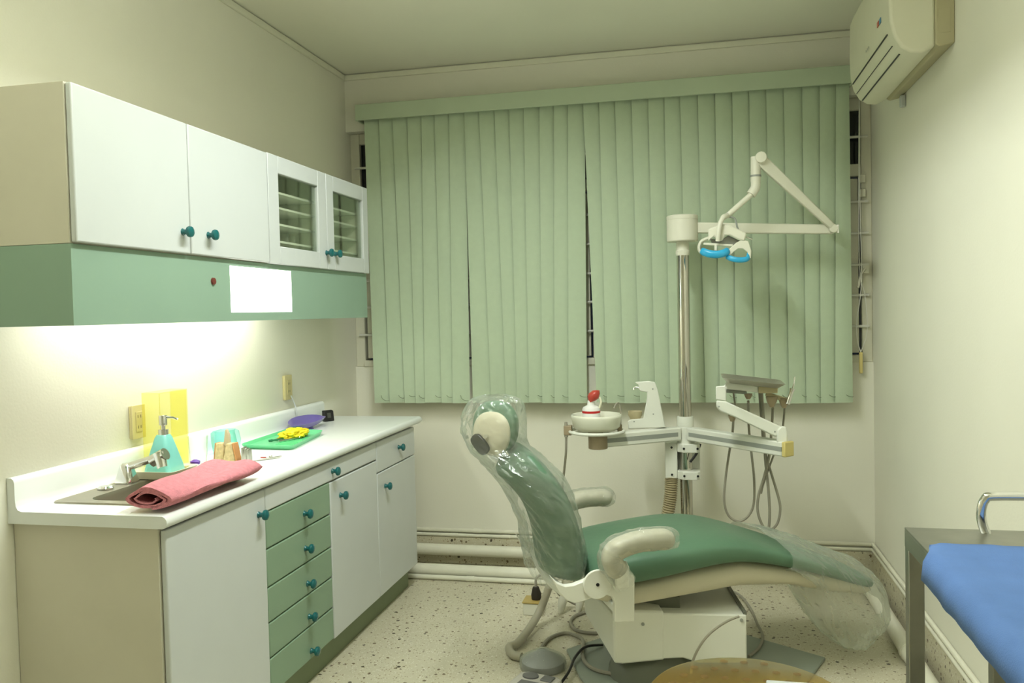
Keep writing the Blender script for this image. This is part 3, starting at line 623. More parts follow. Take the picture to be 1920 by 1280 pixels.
G().tube(spline([L(1366, 406, -.53), L(1378, 410, -.53), L(1382, 425, -.53), L(1385, 432, -.53)], 5), .004, 8).build('lamp_cable', M_GREYST, dl)
hd = G().prism([(1328, 429), (1352, 420), (1367, 421), (1400, 437), (1396, 452), (1384, 449), (1368, 441), (1360, 441), (1354, 452), (1346, 452), (1339, 443), (1328, 452)], lambda a, b, t: onY(a, b, LYp+t), -.02, .10).build('housing', M_DENTC, dl, .006)
G().prism([(1330, 447), (1352, 450), (1365, 441), (1388, 452), (1372, 462), (1336, 458)], lambda a, b, t: onY(a, b, LYp+t), .03, .08).build('reflector', mat('reflector_grey', (.42, .43, .42), .25, .6), dl, .003)
G().tube(spline([L(1329, 446), L(1316, 452), L(1311, 462), L(1312, 470), L(1316, 474)], 5), [.008]*21, 10, flat=1.6).build('side_frame', M_DENTC, dl)
G().prism([(1392, 449), (1403, 452), (1409, 470), (1408, 484), (1402, 483), (1402, 473), (1393, 466), (1384, 466), (1376, 472), (1370, 478), (1362, 478), (1367, 467), (1380, 455)], lambda a, b, t: onY(a, b, LYp+t), -.015, .02).build('side_plate', M_DENTC, dl, .003)
G().beam(L(1319, 457), L(1374, 460), .012, .010).beam(L(1342, 458), L(1342, 470), .012, .022, upv=(0, 1, 0)).build('cross_bar', M_DENTC, dl, .002)
M_BLU = mat('blue_handle', (.035, .42, .74), .25, coat=.3, var=.08, scale=30)
G().tube(spline([L(1315, 470, -.575), L(1327, 475, -.59), L(1344, 477, -.595), L(1358, 474, -.59), L(1366, 469, -.575)], 5), [.014, .016]+[.017]*17+[.015, .012], 12, flat=.6).build('handle', M_BLU, dl)['label'] = 'bright blue grip'
G().tube(spline([L(1362, 481, -.57), L(1376, 486, -.585), L(1392, 487, -.585), L(1402, 484, -.575), L(1404, 474, -.56)], 5), [.008, .010]+[.012]*17+[.010, .008], 12, flat=.6).build('handle', M_BLU, dl)['label'] = 'bright blue grip'
G().tube([L(1399, 444, -.56), L(1411, 449, -.57)], .0025, 6).build('switch', M_CHROME, dl)

# ---- spittoon arm
za = zc(811)
sa = thing('spittoon', (PX_, PY_, za), 'white spittoon bowl and cup filler on short side arm', 'spittoon')
s1 = Vector((PX_, PY_, za)); s2 = onZ(1118, 826, za); sdv = (s2-s1).normalized()
G().beam(s1+sdv*.04, s2, .055, .062).build('arm', M_DENT, sa, .006)
G().beam(s1+sdv*.06, s2-sdv*.03, .0565, .020).build('stripe', M_GREYST, sa)
bc = onZ(1119, 826, za)
zr = onY(1119, 806, bc.y).z; zbt = onY(1119, 771, bc.y+.0).z+.0
G().lathe([(.040, za-.036), (.044, za-.034), (.044, za+.045)], (bc.x+.005, bc.y, 0), 20).build('drain_cup', M_BROWN, sa)
zb_ = za+.052
G().lathe([(.050, zb_-.006), (.088, zb_-.002), (.107, zb_+.014), (.116, zb_+.058), (.116, zb_+.066), (.112, zb_+.070), (.105, zb_+.066), (.096, zb_+.018), (.03, zb_+.006)], (bc.x, bc.y, 0), 40).build('bowl', mat('bowl_white', (.80, .80, .66), .25), sa, smooth=60)
G().tube([(bc.x+.122*math.cos(a), bc.y+.122*math.sin(a), zb_-.008) for a in [R(i*10) for i in range(36)]], .0075, 8, closed=True).build('guard_ring', M_DENT, sa)
for a in (200, 320, 90): G().tube([(bc.x+.122*math.cos(R(a)), bc.y+.122*math.sin(R(a)), zb_-.008), (bc.x+.04*math.cos(R(a)), bc.y+.04*math.sin(R(a)), zb_-.010)], .005, 8).build('ring_spoke', M_DENT, sa)
hp = onY(1062, 806, bc.y-.01)
G().box(hp.x-.010, hp.x+.026, hp.y-.02, hp.y+.02, hp.z-.022, hp.z+.022).build('hose_holder', M_BROWN, sa, .003)
G().cyl((hp.x, hp.y-.01, hp.z-.03), (hp.x, hp.y-.01, hp.z+.038), .009, .007, 10).build('suction_tip', M_HOSE, sa)
G().tube(spline([(hp.x, hp.y-.01, hp.z-.03), onY(1061, 850, hp.y), onY(1058, 880, hp.y+.05), onY(1054, 930, hp.y+.1), onY(1062, 1000, hp.y+.1), onY(1080, 1110, hp.y+.1)], 6), .0055, 8).build('suction_hose', M_HOSE, sa)
wp = onY(1163, 808, bc.y+.02)
G().tube(spline([wp, onY(1164, 775, bc.y+.02), onY(1161, 757, bc.y+.02), onY(1156, 756, bc.y), onY(1151, 765, bc.y-.01)], 5), .0035, 8).build('rinse_pipe', M_HOSE, sa)
G().box(wp.x-.012, wp.x+.008, wp.y-.012, wp.y+.012, wp.z-.012, wp.z+.03).build('pipe_boot', M_BROWN, sa, .003)
CFY = -.405
G().prism([(1190, 716), (1216, 714), (1228, 716), (1233, 730), (1248, 801), (1178, 804), (1177, 789), (1183, 786), (1206, 784), (1213, 746), (1213, 735), (1200, 733), (1196, 727), (1198, 722)], lambda a, b, t: onY(a, b, CFY+t), -.03, .03).build('cup_filler', M_DENT, sa, .004)
cu = onY(1191, 786, CFY)
G().lathe([(.020, cu.z-.005), (.0335, cu.z+.022), (.0335, cu.z+.040), (.031, cu.z+.040), (.022, cu.z+.01)], (cu.x, cu.y, 0), 18).build('cup_rest', M_BEIGE, sa)
np_ = onY(1194, 726, CFY)
G().tube([np_+Vector((.01, 0, 0)), np_+Vector((-.012, 0, 0)), np_+Vector((-.014, 0, -.012))], .005, 8).build('filler_nozzle', M_CHROME, sa)
for qx, qy in ((1224, 729), (1225, 776), (1189, 790)):
    s_ = onY(qx, qy, CFY-.03); G().cyl(s_+Vector((0, .002, 0)), s_-Vector((0, .0015, 0)), .0035, n=10).build('screw', M_GREYST, sa)
# bottle standing in the bowl
bb = Vector((bc.x-.022, bc.y-.01, zb_+.012))
bt = thing('spray_bottle', tuple(bb), 'white plastic bottle with red cap standing in spittoon bowl', 'bottle')
G().lathe([(.036, .001), (.041, .005), (.041, .082), (.036, .092), (.018, .100), (.016, .122), (.010, .123)], bb, 24).build('bottle', mat('bottle_white', (.84, .84, .80), .3), bt)
G().lathe([(.0416, .066), (.0416, .076)], bb, 24, cap=False).build('red_band', mat('red_band', (.55, .02, .02), .4), bt)
rc = bb+Vector((.020, 0, .118))
G().rings([ell(rc+Vector((-.012, 0, .0)), (.018, 0, .006), (0, .020, 0), 14), ell(rc+Vector((-.010, 0, .018)), (.026, 0, -.004), (0, .026, 0), 14), ell(rc+Vector((-.004, 0, .036)), (.026, 0, 0), (0, .026, 0), 14), ell(rc+Vector((.004, 0, .050)), (.016, 0, 0), (0, .014, 0), 14)]).build('cap', mat('red_cap', (.50, .06, .04), .3, coat=.3), bt, smooth=60)
G().tube(spline([rc+Vector((.020, -.005, .02)), rc+Vector((.026, -.006, -.004)), rc+Vector((.018, -.005, -.03))], 5), .005, 8).build('lever', Ms, bt)

# ---- instrument delivery arm
da = thing('instrument_delivery_unit', (PX_, PY_, za), 'white jointed arm carrying instrument tray and hanging handpiece hoses', 'dental arm')
f1 = Vector((PX_, PY_, za)); f2 = onZ(1474, 841, za); fd = (f2-f1).normalized()
G().beam(f1+fd*.035, f2, .055, .062).build('lower_arm', M_DENT, da, .006)
G().beam(f1+fd*.05, f2-fd*.001, .0565, .019).build('stripe', M_GREYST, da)
G().beam(f2, f2+fd*.018, .056, .063).build('end_cap', M_YCAP, da, .004)
AY = f2.y+.01
def D(px, py, dy=0): return onY(px, py, AY+dy)
g1 = f2-fd*.035
G().prism([(1456, 830), (1457, 806), (1465, 798), (1474, 800), (1477, 812), (1477, 829)], lambda a, b, t: onY(a, b, g1.y+t), -.03, .03).build('pivot', M_DENT, da, .006)
G().prism([(1343, 750), (1361, 752), (1466, 800), (1461, 816), (1454, 819), (1375, 781), (1350, 771), (1343, 763)], lambda a, b, t: onY(a, b, g1.y+t), -.024, .024).build('lifting_arm', M_DENT, da, .006)
for qx, qy in ((1348, 762), (1453, 809)):
    s_ = onY(qx, qy, g1.y-.024); G().cyl(s_+Vector((0, .002, 0)), s_-Vector((0, .0015, 0)), .004, n=10).build('screw', M_GREYST, da)
G().prism([(1342, 724), (1358, 723), (1361, 716), (1422, 724), (1422, 736), (1362, 730), (1362, 752), (1342, 749)], lambda a, b, t: onY(a, b, g1.y+t), -.024, .024).build('tray_bracket', M_DENT, da, .004)
G().prism([(1422, 724), (1459, 725), (1458, 737), (1422, 737)], lambda a, b, t: onY(a, b, g1.y+t), -.03, .05).build('control_box', M_BEIGE, da, .003)
t_a = onY(1346, 704, g1.y-.10); t_b = onY(1470, 718, g1.y-.10)
# tray: flat pan tilted like the arm head
tx = (onY(1468, 720, g1.y)-onY(1352, 707, g1.y)); tl = tx.length; tx.normalize(); ty = Vector((0, 1, 0)); tn = tx.cross(ty)
tcx = onY(1410, 716, g1.y)+ty*.02
def TR(a, b, r, z): return [tcx+tx*p.x*.82+ty*p.y+tn*p.z for p in rrect(-a, a, -b, b, r, z, 5)]
G().rings([TR(.120, .085, .02, -.010), TR(.125, .09, .02, -.009), TR(.152, .118, .025, .010), TR(.156, .122, .025, .012), TR(.152, .118, .025, .0125), TR(.124, .088, .02, -.005)]).build('tray', mat('tray_steel', (.50, .48, .40), .35, .7), da, smooth=50)
G().beam(onY(1362, 733, g1.y-.02), onY(1400, 736, g1.y-.02), .02, .012).build('rail', M_PEDE, da, .002)
# handpiece holders and hoses
for qx, qy, w_, h_, dy in ((1373, 781, .036, .020, .0), (1403, 741, .036, .016, .03), (1447, 750, .05, .03, .02), (1470, 752, .045, .028, .03)):
    p = onY(qx, qy, g1.y+dy)
    G().rings([ell(p+Vector((0, 0, h_/2)), (w_/2, 0, 0), (0, .016, 0), 14), ell(p+Vector((0, 0, -h_/4)), (w_/2*.8, 0, 0), (0, .014, 0), 14), ell(p+Vector((0, 0, -h_)), (.008, 0, 0), (0, .008, 0), 14)]).build('handpiece_holder', M_BROWN, da, .001)
G().beam(onY(1436, 738, g1.y+.03), onY(1478, 751, g1.y+.03), .02, .018).build('holder_bar', M_BEIGE, da, .003)
G().tube([onY(1477, 757, g1.y), onY(1484, 735, g1.y), onY(1486, 728, g1.y)], [.009, .0085, .012], 12).build('syringe', M_CHROME, da)
G().tube(spline([onY(1486, 728, g1.y), onY(1489, 718, g1.y), onY(1490, 706, g1.y)], 4), .003, 8).build('syringe_tip', M_CHROME, da)
HY = g1.y+.07
def hs(pts, r=.0055, y=HY, back=None):   # hoses leave their holders in front and hang down behind the lower arm
    P = [onY(a, b, y+(back-y)*max(0, min(1, (b-770)/35)) if back is not None else y) for a, b in pts]
    G().tube(spline(P, 7), r, 8).build('hose', M_HOSE, da)
hs([(1375, 786), (1373, 815), (1367, 850), (1360, 900), (1358, 940), (1366, 966), (1384, 977), (1402, 968), (1413, 945), (1414, 900), (1409, 850), (1404, 800), (1403, 752)], back=-.43)
hs([(1428, 735), (1432, 790), (1435, 860), (1441, 920), (1443, 965), (1440, 993), (1430, 985), (1421, 960), (1422, 930), (1433, 893), (1443, 850), (1447, 800), (1449, 765)], .006, HY+.02, -.58)
hs([(1424, 735), (1428, 790), (1433, 840), (1447, 890), (1459, 930), (1463, 955), (1457, 982), (1442, 994), (1428, 984)], .0055, HY+.035, -.565)
hs([(1471, 765), (1469, 790), (1464, 820), (1448, 860), (1432, 905), (1427, 925)], .0045, HY+.05, -.55)
hs([(1375, 735), (1378, 760), (1376, 780)], .004, HY-.02)

# ================================================================== DENTAL CHAIR
ANG = R(24); CO = Vector((1.76, -1.2, 0)); CU = Vector((math.cos(ANG), math.sin(ANG), 0)); CV = Vector((-math.sin(ANG), math.cos(ANG), 0))
ch = thing('dental_chair', tuple(CO), 'reclined green vinyl dental chair on white base with armrests', 'dental chair', rz=ANG)
def CHL(px, py, yl):
    d = ray(px, py); t = (yl-(CAM-CO).dot(CV))/d.dot(CV); P = CAM+d*t-CO; return (P.dot(CU), P.z)
def CP(g_, name, m, bevel=0, **k): return g_.build(name, m, ch, bevel, local=True, **k)
def l2(px, py, z):   # pixel on a level plane -> chair local
    P = onZ(px, py, z)-CO; return Vector((P.dot(CU), P.dot(CV), z))
# floor plate
pl = [l2(1062, 1222, .0), l2(1128, 1200, 0), l2(1400, 1195, .0), l2(1548, 1238, 0), l2(1500, 1300, 0), l2(1140, 1330, 0), l2(1088, 1275, 0)]
CP(G().prism([(p.x, p.y) for p in pl], lambda a, b, t: Vector((a, b, t)), .0005, .014), 'floor_plate', M_PLATE, .005)
pc = l2(1180, 1238, .06)
CP(G().rings([ell((-.05, -.04, .0142), (.20, 0, 0), (0, .125, 0), 32, 2.6), ell((-.05, -.04, .045), (.195, 0, 0), (0, .12, 0), 32, 2.6), ell((-.05, -.04, .070), (.18, 0, 0), (0, .11, 0), 32, 2.6), ell((-.05, -.04, .10), (.13, 0, 0), (0, .10, 0), 32, 2.4)]), 'pedestal', M_PEDE, smooth=60)
# lift housing: turned less than the seat
bA = R(-13); bu = Vector((math.cos(bA), math.sin(bA), 0)); bv = Vector((-math.sin(bA), math.cos(bA), 0))
nb0 = l2(1152, 1243, .10); nb1 = l2(1401, 1243, .10)
ln = (nb1-nb0).length; bu = (nb1-nb0).normalized(); bv = Vector((-bu.y, bu.x, 0))
def B(a, b, z): return nb0+bu*a+bv*b+Vector((0, 0, z-.10))
near = [(0, .100), (.03, .096), (.12*ln/.5, .112), (.26*ln/.5, .118), (.32*ln/.5, .100), (ln, .100), (ln, .276), (.18*ln/.5, .283), (0, .262)]
vv = [B(a, 0, z) for a, z in near]+[B(a if a > .001 else -.06, .36, z) for a, z in near]
n = len(near)
CP(G().add(vv, [tuple(range(n-1, -1, -1)), tuple(range(n, 2*n))]+[(i, (i+1) % n, n+(i+1) % n, n+i) for i in range(n)]), 'lift_housing', M_DENT, .006)
# flared rear cover
f_ = [B(.0, -.002, .262), B(.0, -.002, .100), B(.03, -.003, .096), B(.19*ln/.5, -.003, .112), B(.19*ln/.5, -.003, .292), B(.02, -.003, .296)]
rr_ = [B(-.10, .24, .325), B(-.10, .24, .205), B(-.06, .25, .15), B(.15, .25, .12), B(.15, .25, .30), B(-.05, .25, .33)]
CP(G().rings([f_, rr_]), 'rear_cover', M_DENT, .008)
for qx, qy in ((1211, 1172),): p = l2(qx, qy, .2)
s_ = B(.105, -.004, .245); CP(G().cyl(s_+bv*.002, s_-bv*.002, .006, n=12), 'screw', M_GREYST)
s_ = B(ln-.018, -.001, .258); CP(G().cyl(s_+bv*.002, s_-bv*.002, .006, n=12), 'screw', M_GREYST)
CP(G().beam(B(ln-.004, 0.005, .280), B(ln-.004, .35, .280), .012, .012), 'top_rail', M_PEDE, .002)
CP(G().beam(B(.14, .06, .283), B(.14, .30, .283), .22, .08), 'lift_arm', M_PEDE, .005)
# seat shell
def sec(x, zt0, zb0, hw, n=28, p=3.2): return ell((x, 0, (zt0+zb0)/2), (0, hw, 0), (0, 0, (zt0-zb0)/2), n, p)
pan = [(-.34, .40, .345, .17), (-.30, .415, .335, .20), (-.2, .42, .320, .215), (0, .455, .335, .22), (.2, .47, .350, .215), (.4, .43, .335, .20), (.6, .375, .285, .18), (.74, .33, .262, .165), (.77, .315, .27, .15)]
CP(G().rings([sec(*p) for p in pan]), 'seat_shell', M_PAN, smooth=60)
cush = [(-.375, .47, .43, .19), (-.36, .50, .405, .225), (-.3, .525, .400, .245), (-.2, .538, .405, .255), (-.05, .552, .425, .258), (.08, .560, .448, .256), (.2, .545, .455, .248), (.32, .508, .430, .238), (.45, .462, .395, .222), (.6, .405, .345, .202), (.72, .357, .300, .185), (.765, .338, .288, .172), (.785, .322, .300, .150)]
CP(G().rings([sec(*p, n=36, p=3.6) for p in cush]), 'seat_cushion', M_VINYL, smooth=70, sub=1)
# backrest: curved cushion swept up from the hinge
bk = [(-.372, .415, .185), (-.376, .47, .215), (-.380, .56, .222), (-.398, .65, .222), (-.430, .735, .215), (-.475, .805, .200), (-.525, .860, .175), (-.560, .895, .13), (-.575, .910, .08)]
rsb = []
for i, (x, z, hw) in enumerate(bk):
    a = bk[max(i-1, 0)]; b = bk[min(i+1, len(bk)-1)]; t = Vector((b[0]-a[0], 0, b[1]-a[1])).normalized(); nn = Vector((-t.z, 0, t.x))  # towards the rear
    th = .036 if 0 < i < len(bk)-1 else .022
    ring = []
    for k in range(32):
        ang = 2*math.pi*k/32; cy, sy = math.cos(ang), math.sin(ang); cy = math.copysign(abs(cy)**(2/3.2), cy); sy = math.copysign(abs(sy)**(2/3.2), sy)
        off = .030+th*sy+(.075*(1-cy*cy) if sy > 0 else .006*cy*cy)
        ring.append(Vector((x, 0, z))+nn*off+Vector((0, hw*cy, 0)))
    rsb.append(ring)
CP(G().rings(rsb), 'backrest', M_VINYL, smooth=70, sub=1)
# headrest: round pad turned, cream plate behind it
hc = Vector((-.664, .0, .965)); hn = Vector((-.62, -.74, .10)).normalized(); hx = Vector((0, 0, 1)).cross(hn).normalized(); hy = hn.cross(hx)
CP(G().rings([ell(hc+hn*d_, hx*r_, hy*r_*1.08, 28, 2.3) for d_, r_ in ((-.062, .05), (-.056, .076), (-.03, .092), (.0, .092), (.014, .082))]), 'headrest', M_VINYL, smooth=60, sub=1)
CP(G().rings([ell(hc+hn*d_-hy*.022, hx*r_*.95, hy*r_*1.0, 28, 2.3) for d_, r_ in ((.008, .080), (.018, .079), (.026, .070), (.030, .050))]), 'headrest_plate', M_PAN, smooth=40)
kb = hc+hn*.034-hy*.062-hx*.032
CP(G().rings([ell(kb+hn*d_, (hx*.6+hy*-.6).normalized()*.042, (hx*.7+hy*.7).normalized()*.024, 16, 3) for d_ in (-.006, .012)]), 'headrest_lever', M_BLACK, .003)
CP(G().cyl(kb+hn*.0+hy*.03+hx*.028, kb+hn*.016+hy*.03+hx*.028, .007, n=12), 'pivot_bolt', M_CHROME)
for dy in (-.03, .03): CP(G().tube([(-.640, dy, .91), (-.60, dy, .84), (-.53, dy, .74)], .006, 8), 'headrest_rod', M_CHROME)
# yoke, hub and arm bracket (near and far)
yoke_px = [(1032, 1080), (1045, 1093), (1060, 1099), (1076, 1097), (1096, 1089), (1110, 1081), (1126, 1073), (1184, 1074), (1190, 1082), (1190, 1165), (1153, 1166), (1153, 1130), (1148, 1119), (1136, 1115), (1115, 1119), (1092, 1128), (1078, 1131), (1064, 1126), (1048, 1110)]
for yl, sg in ((-.300, 1), (.272, 1)):
    poly = [CHL(a, b, -.30) for a, b in yoke_px]
    CP(G().prism(poly, lambda a, b, t: Vector((a, t, b)), yl, yl+.028), 'side_bracket', M_DENT, .003)
hcx, hcz = CHL(1119, 1094, -.30)
CP(G().cyl((hcx, -.310, hcz), (hcx, -.300, hcz), .050, n=28), 'hub_disc', M_DENT, .003)
CP(G().cyl((hcx, -.3125, hcz), (hcx, -.309, hcz), .006, n=10), 'hub_screw', M_BLACK)
CP(G().tube(spline([(-.450, -.286, .430), (-.470, -.24, .420), (-.475, -.12, .405), (-.478, 0, .40), (-.475, .12, .405), (-.470, .24, .420), (-.450, .286, .430)], 5), .022, 12, flat=.6), 'rear_yoke', M_DENT)
CP(G().beam((-.275, -.272, .345), (-.275, .272, .345), .05, .03), 'cross_beam', M_DENT, .004)
for yl in (-.335, .335):
    s = -1 if yl < 0 else 1
    ap = spline([(-.305, yl, .500), (-.330, yl, .540), (-.318, yl, .575), (-.25, yl, .598), (-.17, yl, .602), (-.112, yl, .597)], 5)
    rr = [.030, .033]+[.036]*(len(ap)-5)+[.031, .026, .015]
    CP(G().tube(ap, rr, 16, flat=1.15), 'armrest', M_ARM, smooth=60)
    CP(G().beam((-.285, s*.290, .44), (-.298, s*.330, .525), .035, .05, upv=(1, 0, 0)), 'armrest_post', M_DENT, .006)
    # plastic cover on the armrest
    ap2 = spline([(-.285, yl, .462), (-.315, yl, .505), (-.342, yl, .545), (-.322, yl, .585), (-.25, yl, .604), (-.17, yl, .606), (-.095, yl, .598)], 6)
    rs_ = []
    o = G(); rr2 = [.040+.006*noise.noise(Vector((i*.9, yl*9, 0))) for i in range(len(ap2))]; rr2[-1] = .012; rr2[-2] = .030; rr2[-3] = .036
    o.tube(ap2, rr2, 18, cap=False, flat=1.15)
    for v in o.v: v += Vector((noise.noise(v*38), noise.noise(v*41+Vector((5, 0, 0))), noise.noise(v*44)))*.005
    ob = o.build('armrest_cover', M_FILM3, origin=tuple(CO), local=True, smooth=0); ob.rotation_euler = (0, 0, ANG)
    tag(ob, 'clear plastic film wrapped round the '+('near armrest with white hub bracket below' if yl < 0 else 'armrest between backrest and wall'), 'plastic cover')
# film over headrest and backrest
secs = [(1.082, -.655, .030, .030, .04), (1.066, -.655, .085, .085, .085), (1.02, -.660, .105, .110, .105), (.96, -.662, .108, .115, .110), (.90, -.650, .110, .110, .115), (.86, -.620, .125, .105, .150), (.80, -.565, .135, .110, .205), (.73, -.515, .118, .110, .238), (.65, -.480, .100, .105, .246), (.57, -.452, .086, .105, .246), (.50, -.440, .078, .105, .242), (.45, -.440, .070, .100, .236), (.415, -.44, .070, .095, .226)]
rs_ = []
ss = spline([Vector((a, b, c)) for a, b, c, _, _ in secs], 4); sr = spline([Vector((a, d_, e_)) for a, _, _, d_, e_ in secs], 4)
for i in range(len(ss)):
    z, cx_, fr = ss[i]; _, re, hw = sr[i]; ring = []
    for k in range(56):
        a = 2*math.pi*k/56; x, y = math.cos(a), math.sin(a)
        px_ = (fr if x > 0 else re)*math.copysign(abs(x)**.75, x); py_ = hw*math.copysign(abs(y)**.7, y)
        P = Vector((cx_+px_, py_, z)); w_ = P*13
        rg = lambda q_: 1-2*abs(noise.noise(q_))
        P += Vector((x, y, 0))*(.008*noise.noise(Vector((x*3, y*3, z*5)))+.007*rg(Vector((x*2.2+z*9, y*2.2-z*5, z*6)))+.005*rg(Vector((x*4-z*16, y*4+z*14, 3)))-.004)+Vector((random.uniform(-1, 1), random.uniform(-1, 1), random.uniform(-1, 1)))*.0022
        ring.append(P)
    rs_.append(ring)
ob = G().rings(rs_, cap=False).build('chair_back_cover', M_FILM, origin=tuple(CO), local=True, smooth=0); ob.rotation_euler = (0, 0, ANG)
tag(ob, 'loose clear plastic bag over headrest and backrest of dental chair', 'plastic cover')
# film over the foot end, hanging down
rs_ = []
fs = [(.38, .505, .400, .256), (.46, .488, .365, .254), (.53, .464, .295, .248), (.59, .442, .195, .242), (.65, .420, .090, .234), (.71, .396, .028, .226), (.76, .376, .026, .218), (.80, .356, .060, .204), (.830, .30, .11, .175), (.845, .23, .15, .11)]
fs2 = spline([Vector((a, b, c)) for a, b, c, _ in fs], 4); fw2 = spline([Vector((a, d_, 0)) for a, _, _, d_ in fs], 4)
for i in range(len(fs2)):
    x, ztp, zbt_ = fs2[i]; hw = fw2[i].y; ring = []
    for k in range(48):
        a = 2*math.pi*k/48; cy, sy = math.cos(a), math.sin(a)
        py_ = hw*math.copysign(abs(cy)**.7, cy)*(1 if sy > 0 else 1+.35*sy*min(1, (ztp-zbt_)/.3)*abs(sy))
        pz = (ztp+zbt_)/2+(ztp-zbt_)/2*math.copysign(abs(sy)**.7, sy)
        P = Vector((x, py_, pz)); P += Vector((0, cy, sy))*(.012*noise.noise(P*12)+.010*(.4-abs(noise.noise(P*19)))+.005*noise.noise(P*40)); P.z = max(P.z, .012)
        ring.append(P)
    rs_.append(ring)
ob = G().rings(rs_, cap=False).build('footrest_cover', M_FILM2, origin=tuple(CO), local=True, smooth=0); ob.rotation_euler = (0, 0, ANG)
tag(ob, 'milky plastic bag over foot end of chair sagging to floor', 'plastic cover')

# ================================================================== FLOOR THINGS
def on_floor(px, py): return onZ(px, py, 0)
p = on_floor(1000, 1152)
eb = thing('floor_socket_box', (p.x, p.y+.03, 0), 'beige floor socket box with black plug behind the chair', 'socket box')
G().box(p.x-.045, p.x+.045, p.y-.015, p.y+.075, .0004, .055).build('body', M_DENTC, eb, .003)
G().box(p.x-.048, p.x+.048, p.y-.018, p.y+.078, .055, .062).build('cover', mat('brass_cover', (.46, .34, .10), .4), eb, .002)
G().tube([(p.x+.01, p.y+.03, .062), (p.x+.01, p.y+.03, .085), (p.x+.008, p.y+.03, .12)], [.022, .024, .014], 14).build('plug', mat('dark_plug', (.035, .028, .02), .5), eb, .002)
G().tube(spline([(p.x+.008, p.y+.03, .12), (p.x+.012, p.y+.035, .16), (p.x+.04, p.y+.05, .17), (p.x+.075, p.y+.07, .14), (p.x+.11, p.y+.1, .06), (p.x+.2, p.y+.12, .006)], 6), .006, 8).build('plug_cord', M_HOSE, eb)
# fat translucent grey hose that drops behind the chair
hp_ = [onZ(1042, 1065, .30)]
q0 = on_floor(1000, 1178); q1 = on_floor(955, 1222); q2 = on_floor(962, 1236); q3 = on_floor(978, 1240)
hh = spline([Vector((q0.x+.10, q0.y+.05, .34)), Vector((q0.x+.075, q0.y+.03, .20)), Vector((q0.x+.02, q0.y, .06)), Vector((q1.x+.03, q1.y+.06, .022)), Vector((q1.x, q1.y, .019)), Vector((q2.x, q2.y, .019)), Vector((q3.x, q3.y, .019))], 8)
tag(G().tube(hh, .017, 14).build('suction_hose', mat('hose_clear_grey', (.50, .47, .35), .3, alpha=.75)), 'fat grey hose curling on the floor behind the foot pedal', 'hose')
for k, (qx, qy) in enumerate(((1050, 1150), (1083, 1150))):
    p = on_floor(qx, qy)
    tag(G().tube([(p.x, p.y, .002), (p.x+.005, p.y, .012), (p.x+.01, p.y+.01, .05), (p.x+.03, p.y+.03, .10)], [.010, .014, .020, .022], 12).build('hose_nozzle', M_DENTC), 'pale tapered hose nozzle on floor '+('between socket box cord and lift housing', 'touching the back of lift housing')[k], 'nozzle', 'hose nozzles behind the chair')
p = onZ(1018, 1241, .02)
fp = thing('foot_pedal', (p.x, p.y, 0), 'round grey cone-topped foot pedal in clear plastic', 'foot pedal')
G().lathe([(.082, .0005), (.084, .004), (.082, .028), (.078, .032), (.02, .066), (.006, .069), (.001, .0695)], (p.x, p.y, 0), 32).build('disc', mat('pedal_grey', (.30, .31, .29), .35), fp, smooth=20)
G().lathe([(.090, .001), (.092, .015), (.089, .034), (.082, .039), (.022, .072), (.006, .075)], (p.x, p.y, 0), 32, cap=False).build('film', M_FILM3, fp, smooth=30)
p = onZ(1005, 1280, .02)
fs_ = thing('foot_switch', (p.x, p.y, 0), 'flat pale foot switch with two dark pads wrapped in film', 'foot switch', rz=R(-16))
def FS(g_, nm, m, b=0): return g_.build(nm, m, fs_, b, local=True)
FS(G().prism([(-.085, -.07), (.085, -.07), (.085, .045), (.06, .06), (-.06, .06), (-.085, .045)], lambda a, b, t: Vector((a, b, t)), .0005, .030), 'case', mat('switch_grey', (.50, .48, .42), .4), .006)
FS(G().rings([ell((-.033, .022, z), (.032*s, 0, 0), (0, .026*s, 0), 20) for z, s in ((.030, 1), (.035, .97), (.037, .8))]), 'pad', mat('pad_grey', (.13, .13, .125), .4))
FS(G().box(.014, .060, .002, .044, .030, .036), 'pad', mat('pad_grey', (.13, .13, .125), .4), .006)
FS(G().box(-.05, .055, -.06, -.02, .030, .034), 'rocker', mat('pad_grey', (.13, .13, .125), .4), .004)
def cord(name, pts, r, m, label, z=None):
    P = [Vector((on_floor(a, b).x, on_floor(a, b).y, (r+.0006) if z is None else z[k] if isinstance(z, (list, tuple)) else z)) for k, (a, b) in enumerate(pts)]
    tag(G().tube(spline(P, 8), r, 8).build(name, m), label, 'cord')
cord('pedal_cord', [(1012, 1222), (1030, 1200), (1058, 1190), (1082, 1197), (1094, 1212), (1092, 1235), (1099, 1254), (1122, 1268), (1165, 1276), (1215, 1277), (1255, 1271)], .0075, M_HOSE, 'grey cable looping from foot pedal round the chair base', z=[.0082, .0082, .0082, .012]+[.0225]*7)
cord('black_cord', [(1130, 1218), (1098, 1230), (1078, 1247), (1066, 1270), (1040, 1300)], .0055, M_BLACK, 'black cable running from chair base past the foot switch', z=[.0205, .038, .030, .0205, .0065])
cord('coil_cord', [(1100, 1150), (1078, 1158), (1070, 1170), (1080, 1184), (1110, 1190), (1150, 1188)], .0075, M_HOSE, 'grey cable coil on the floor behind the lift housing')
cord('power_cable', [(1352, 1110), (1385, 1122), (1408, 1150), (1420, 1178), (1430, 1200), (1424, 1222), (1404, 1240)], .006, M_HOSE, 'thin grey cable bending across floor beyond the lift housing', z=.0205)

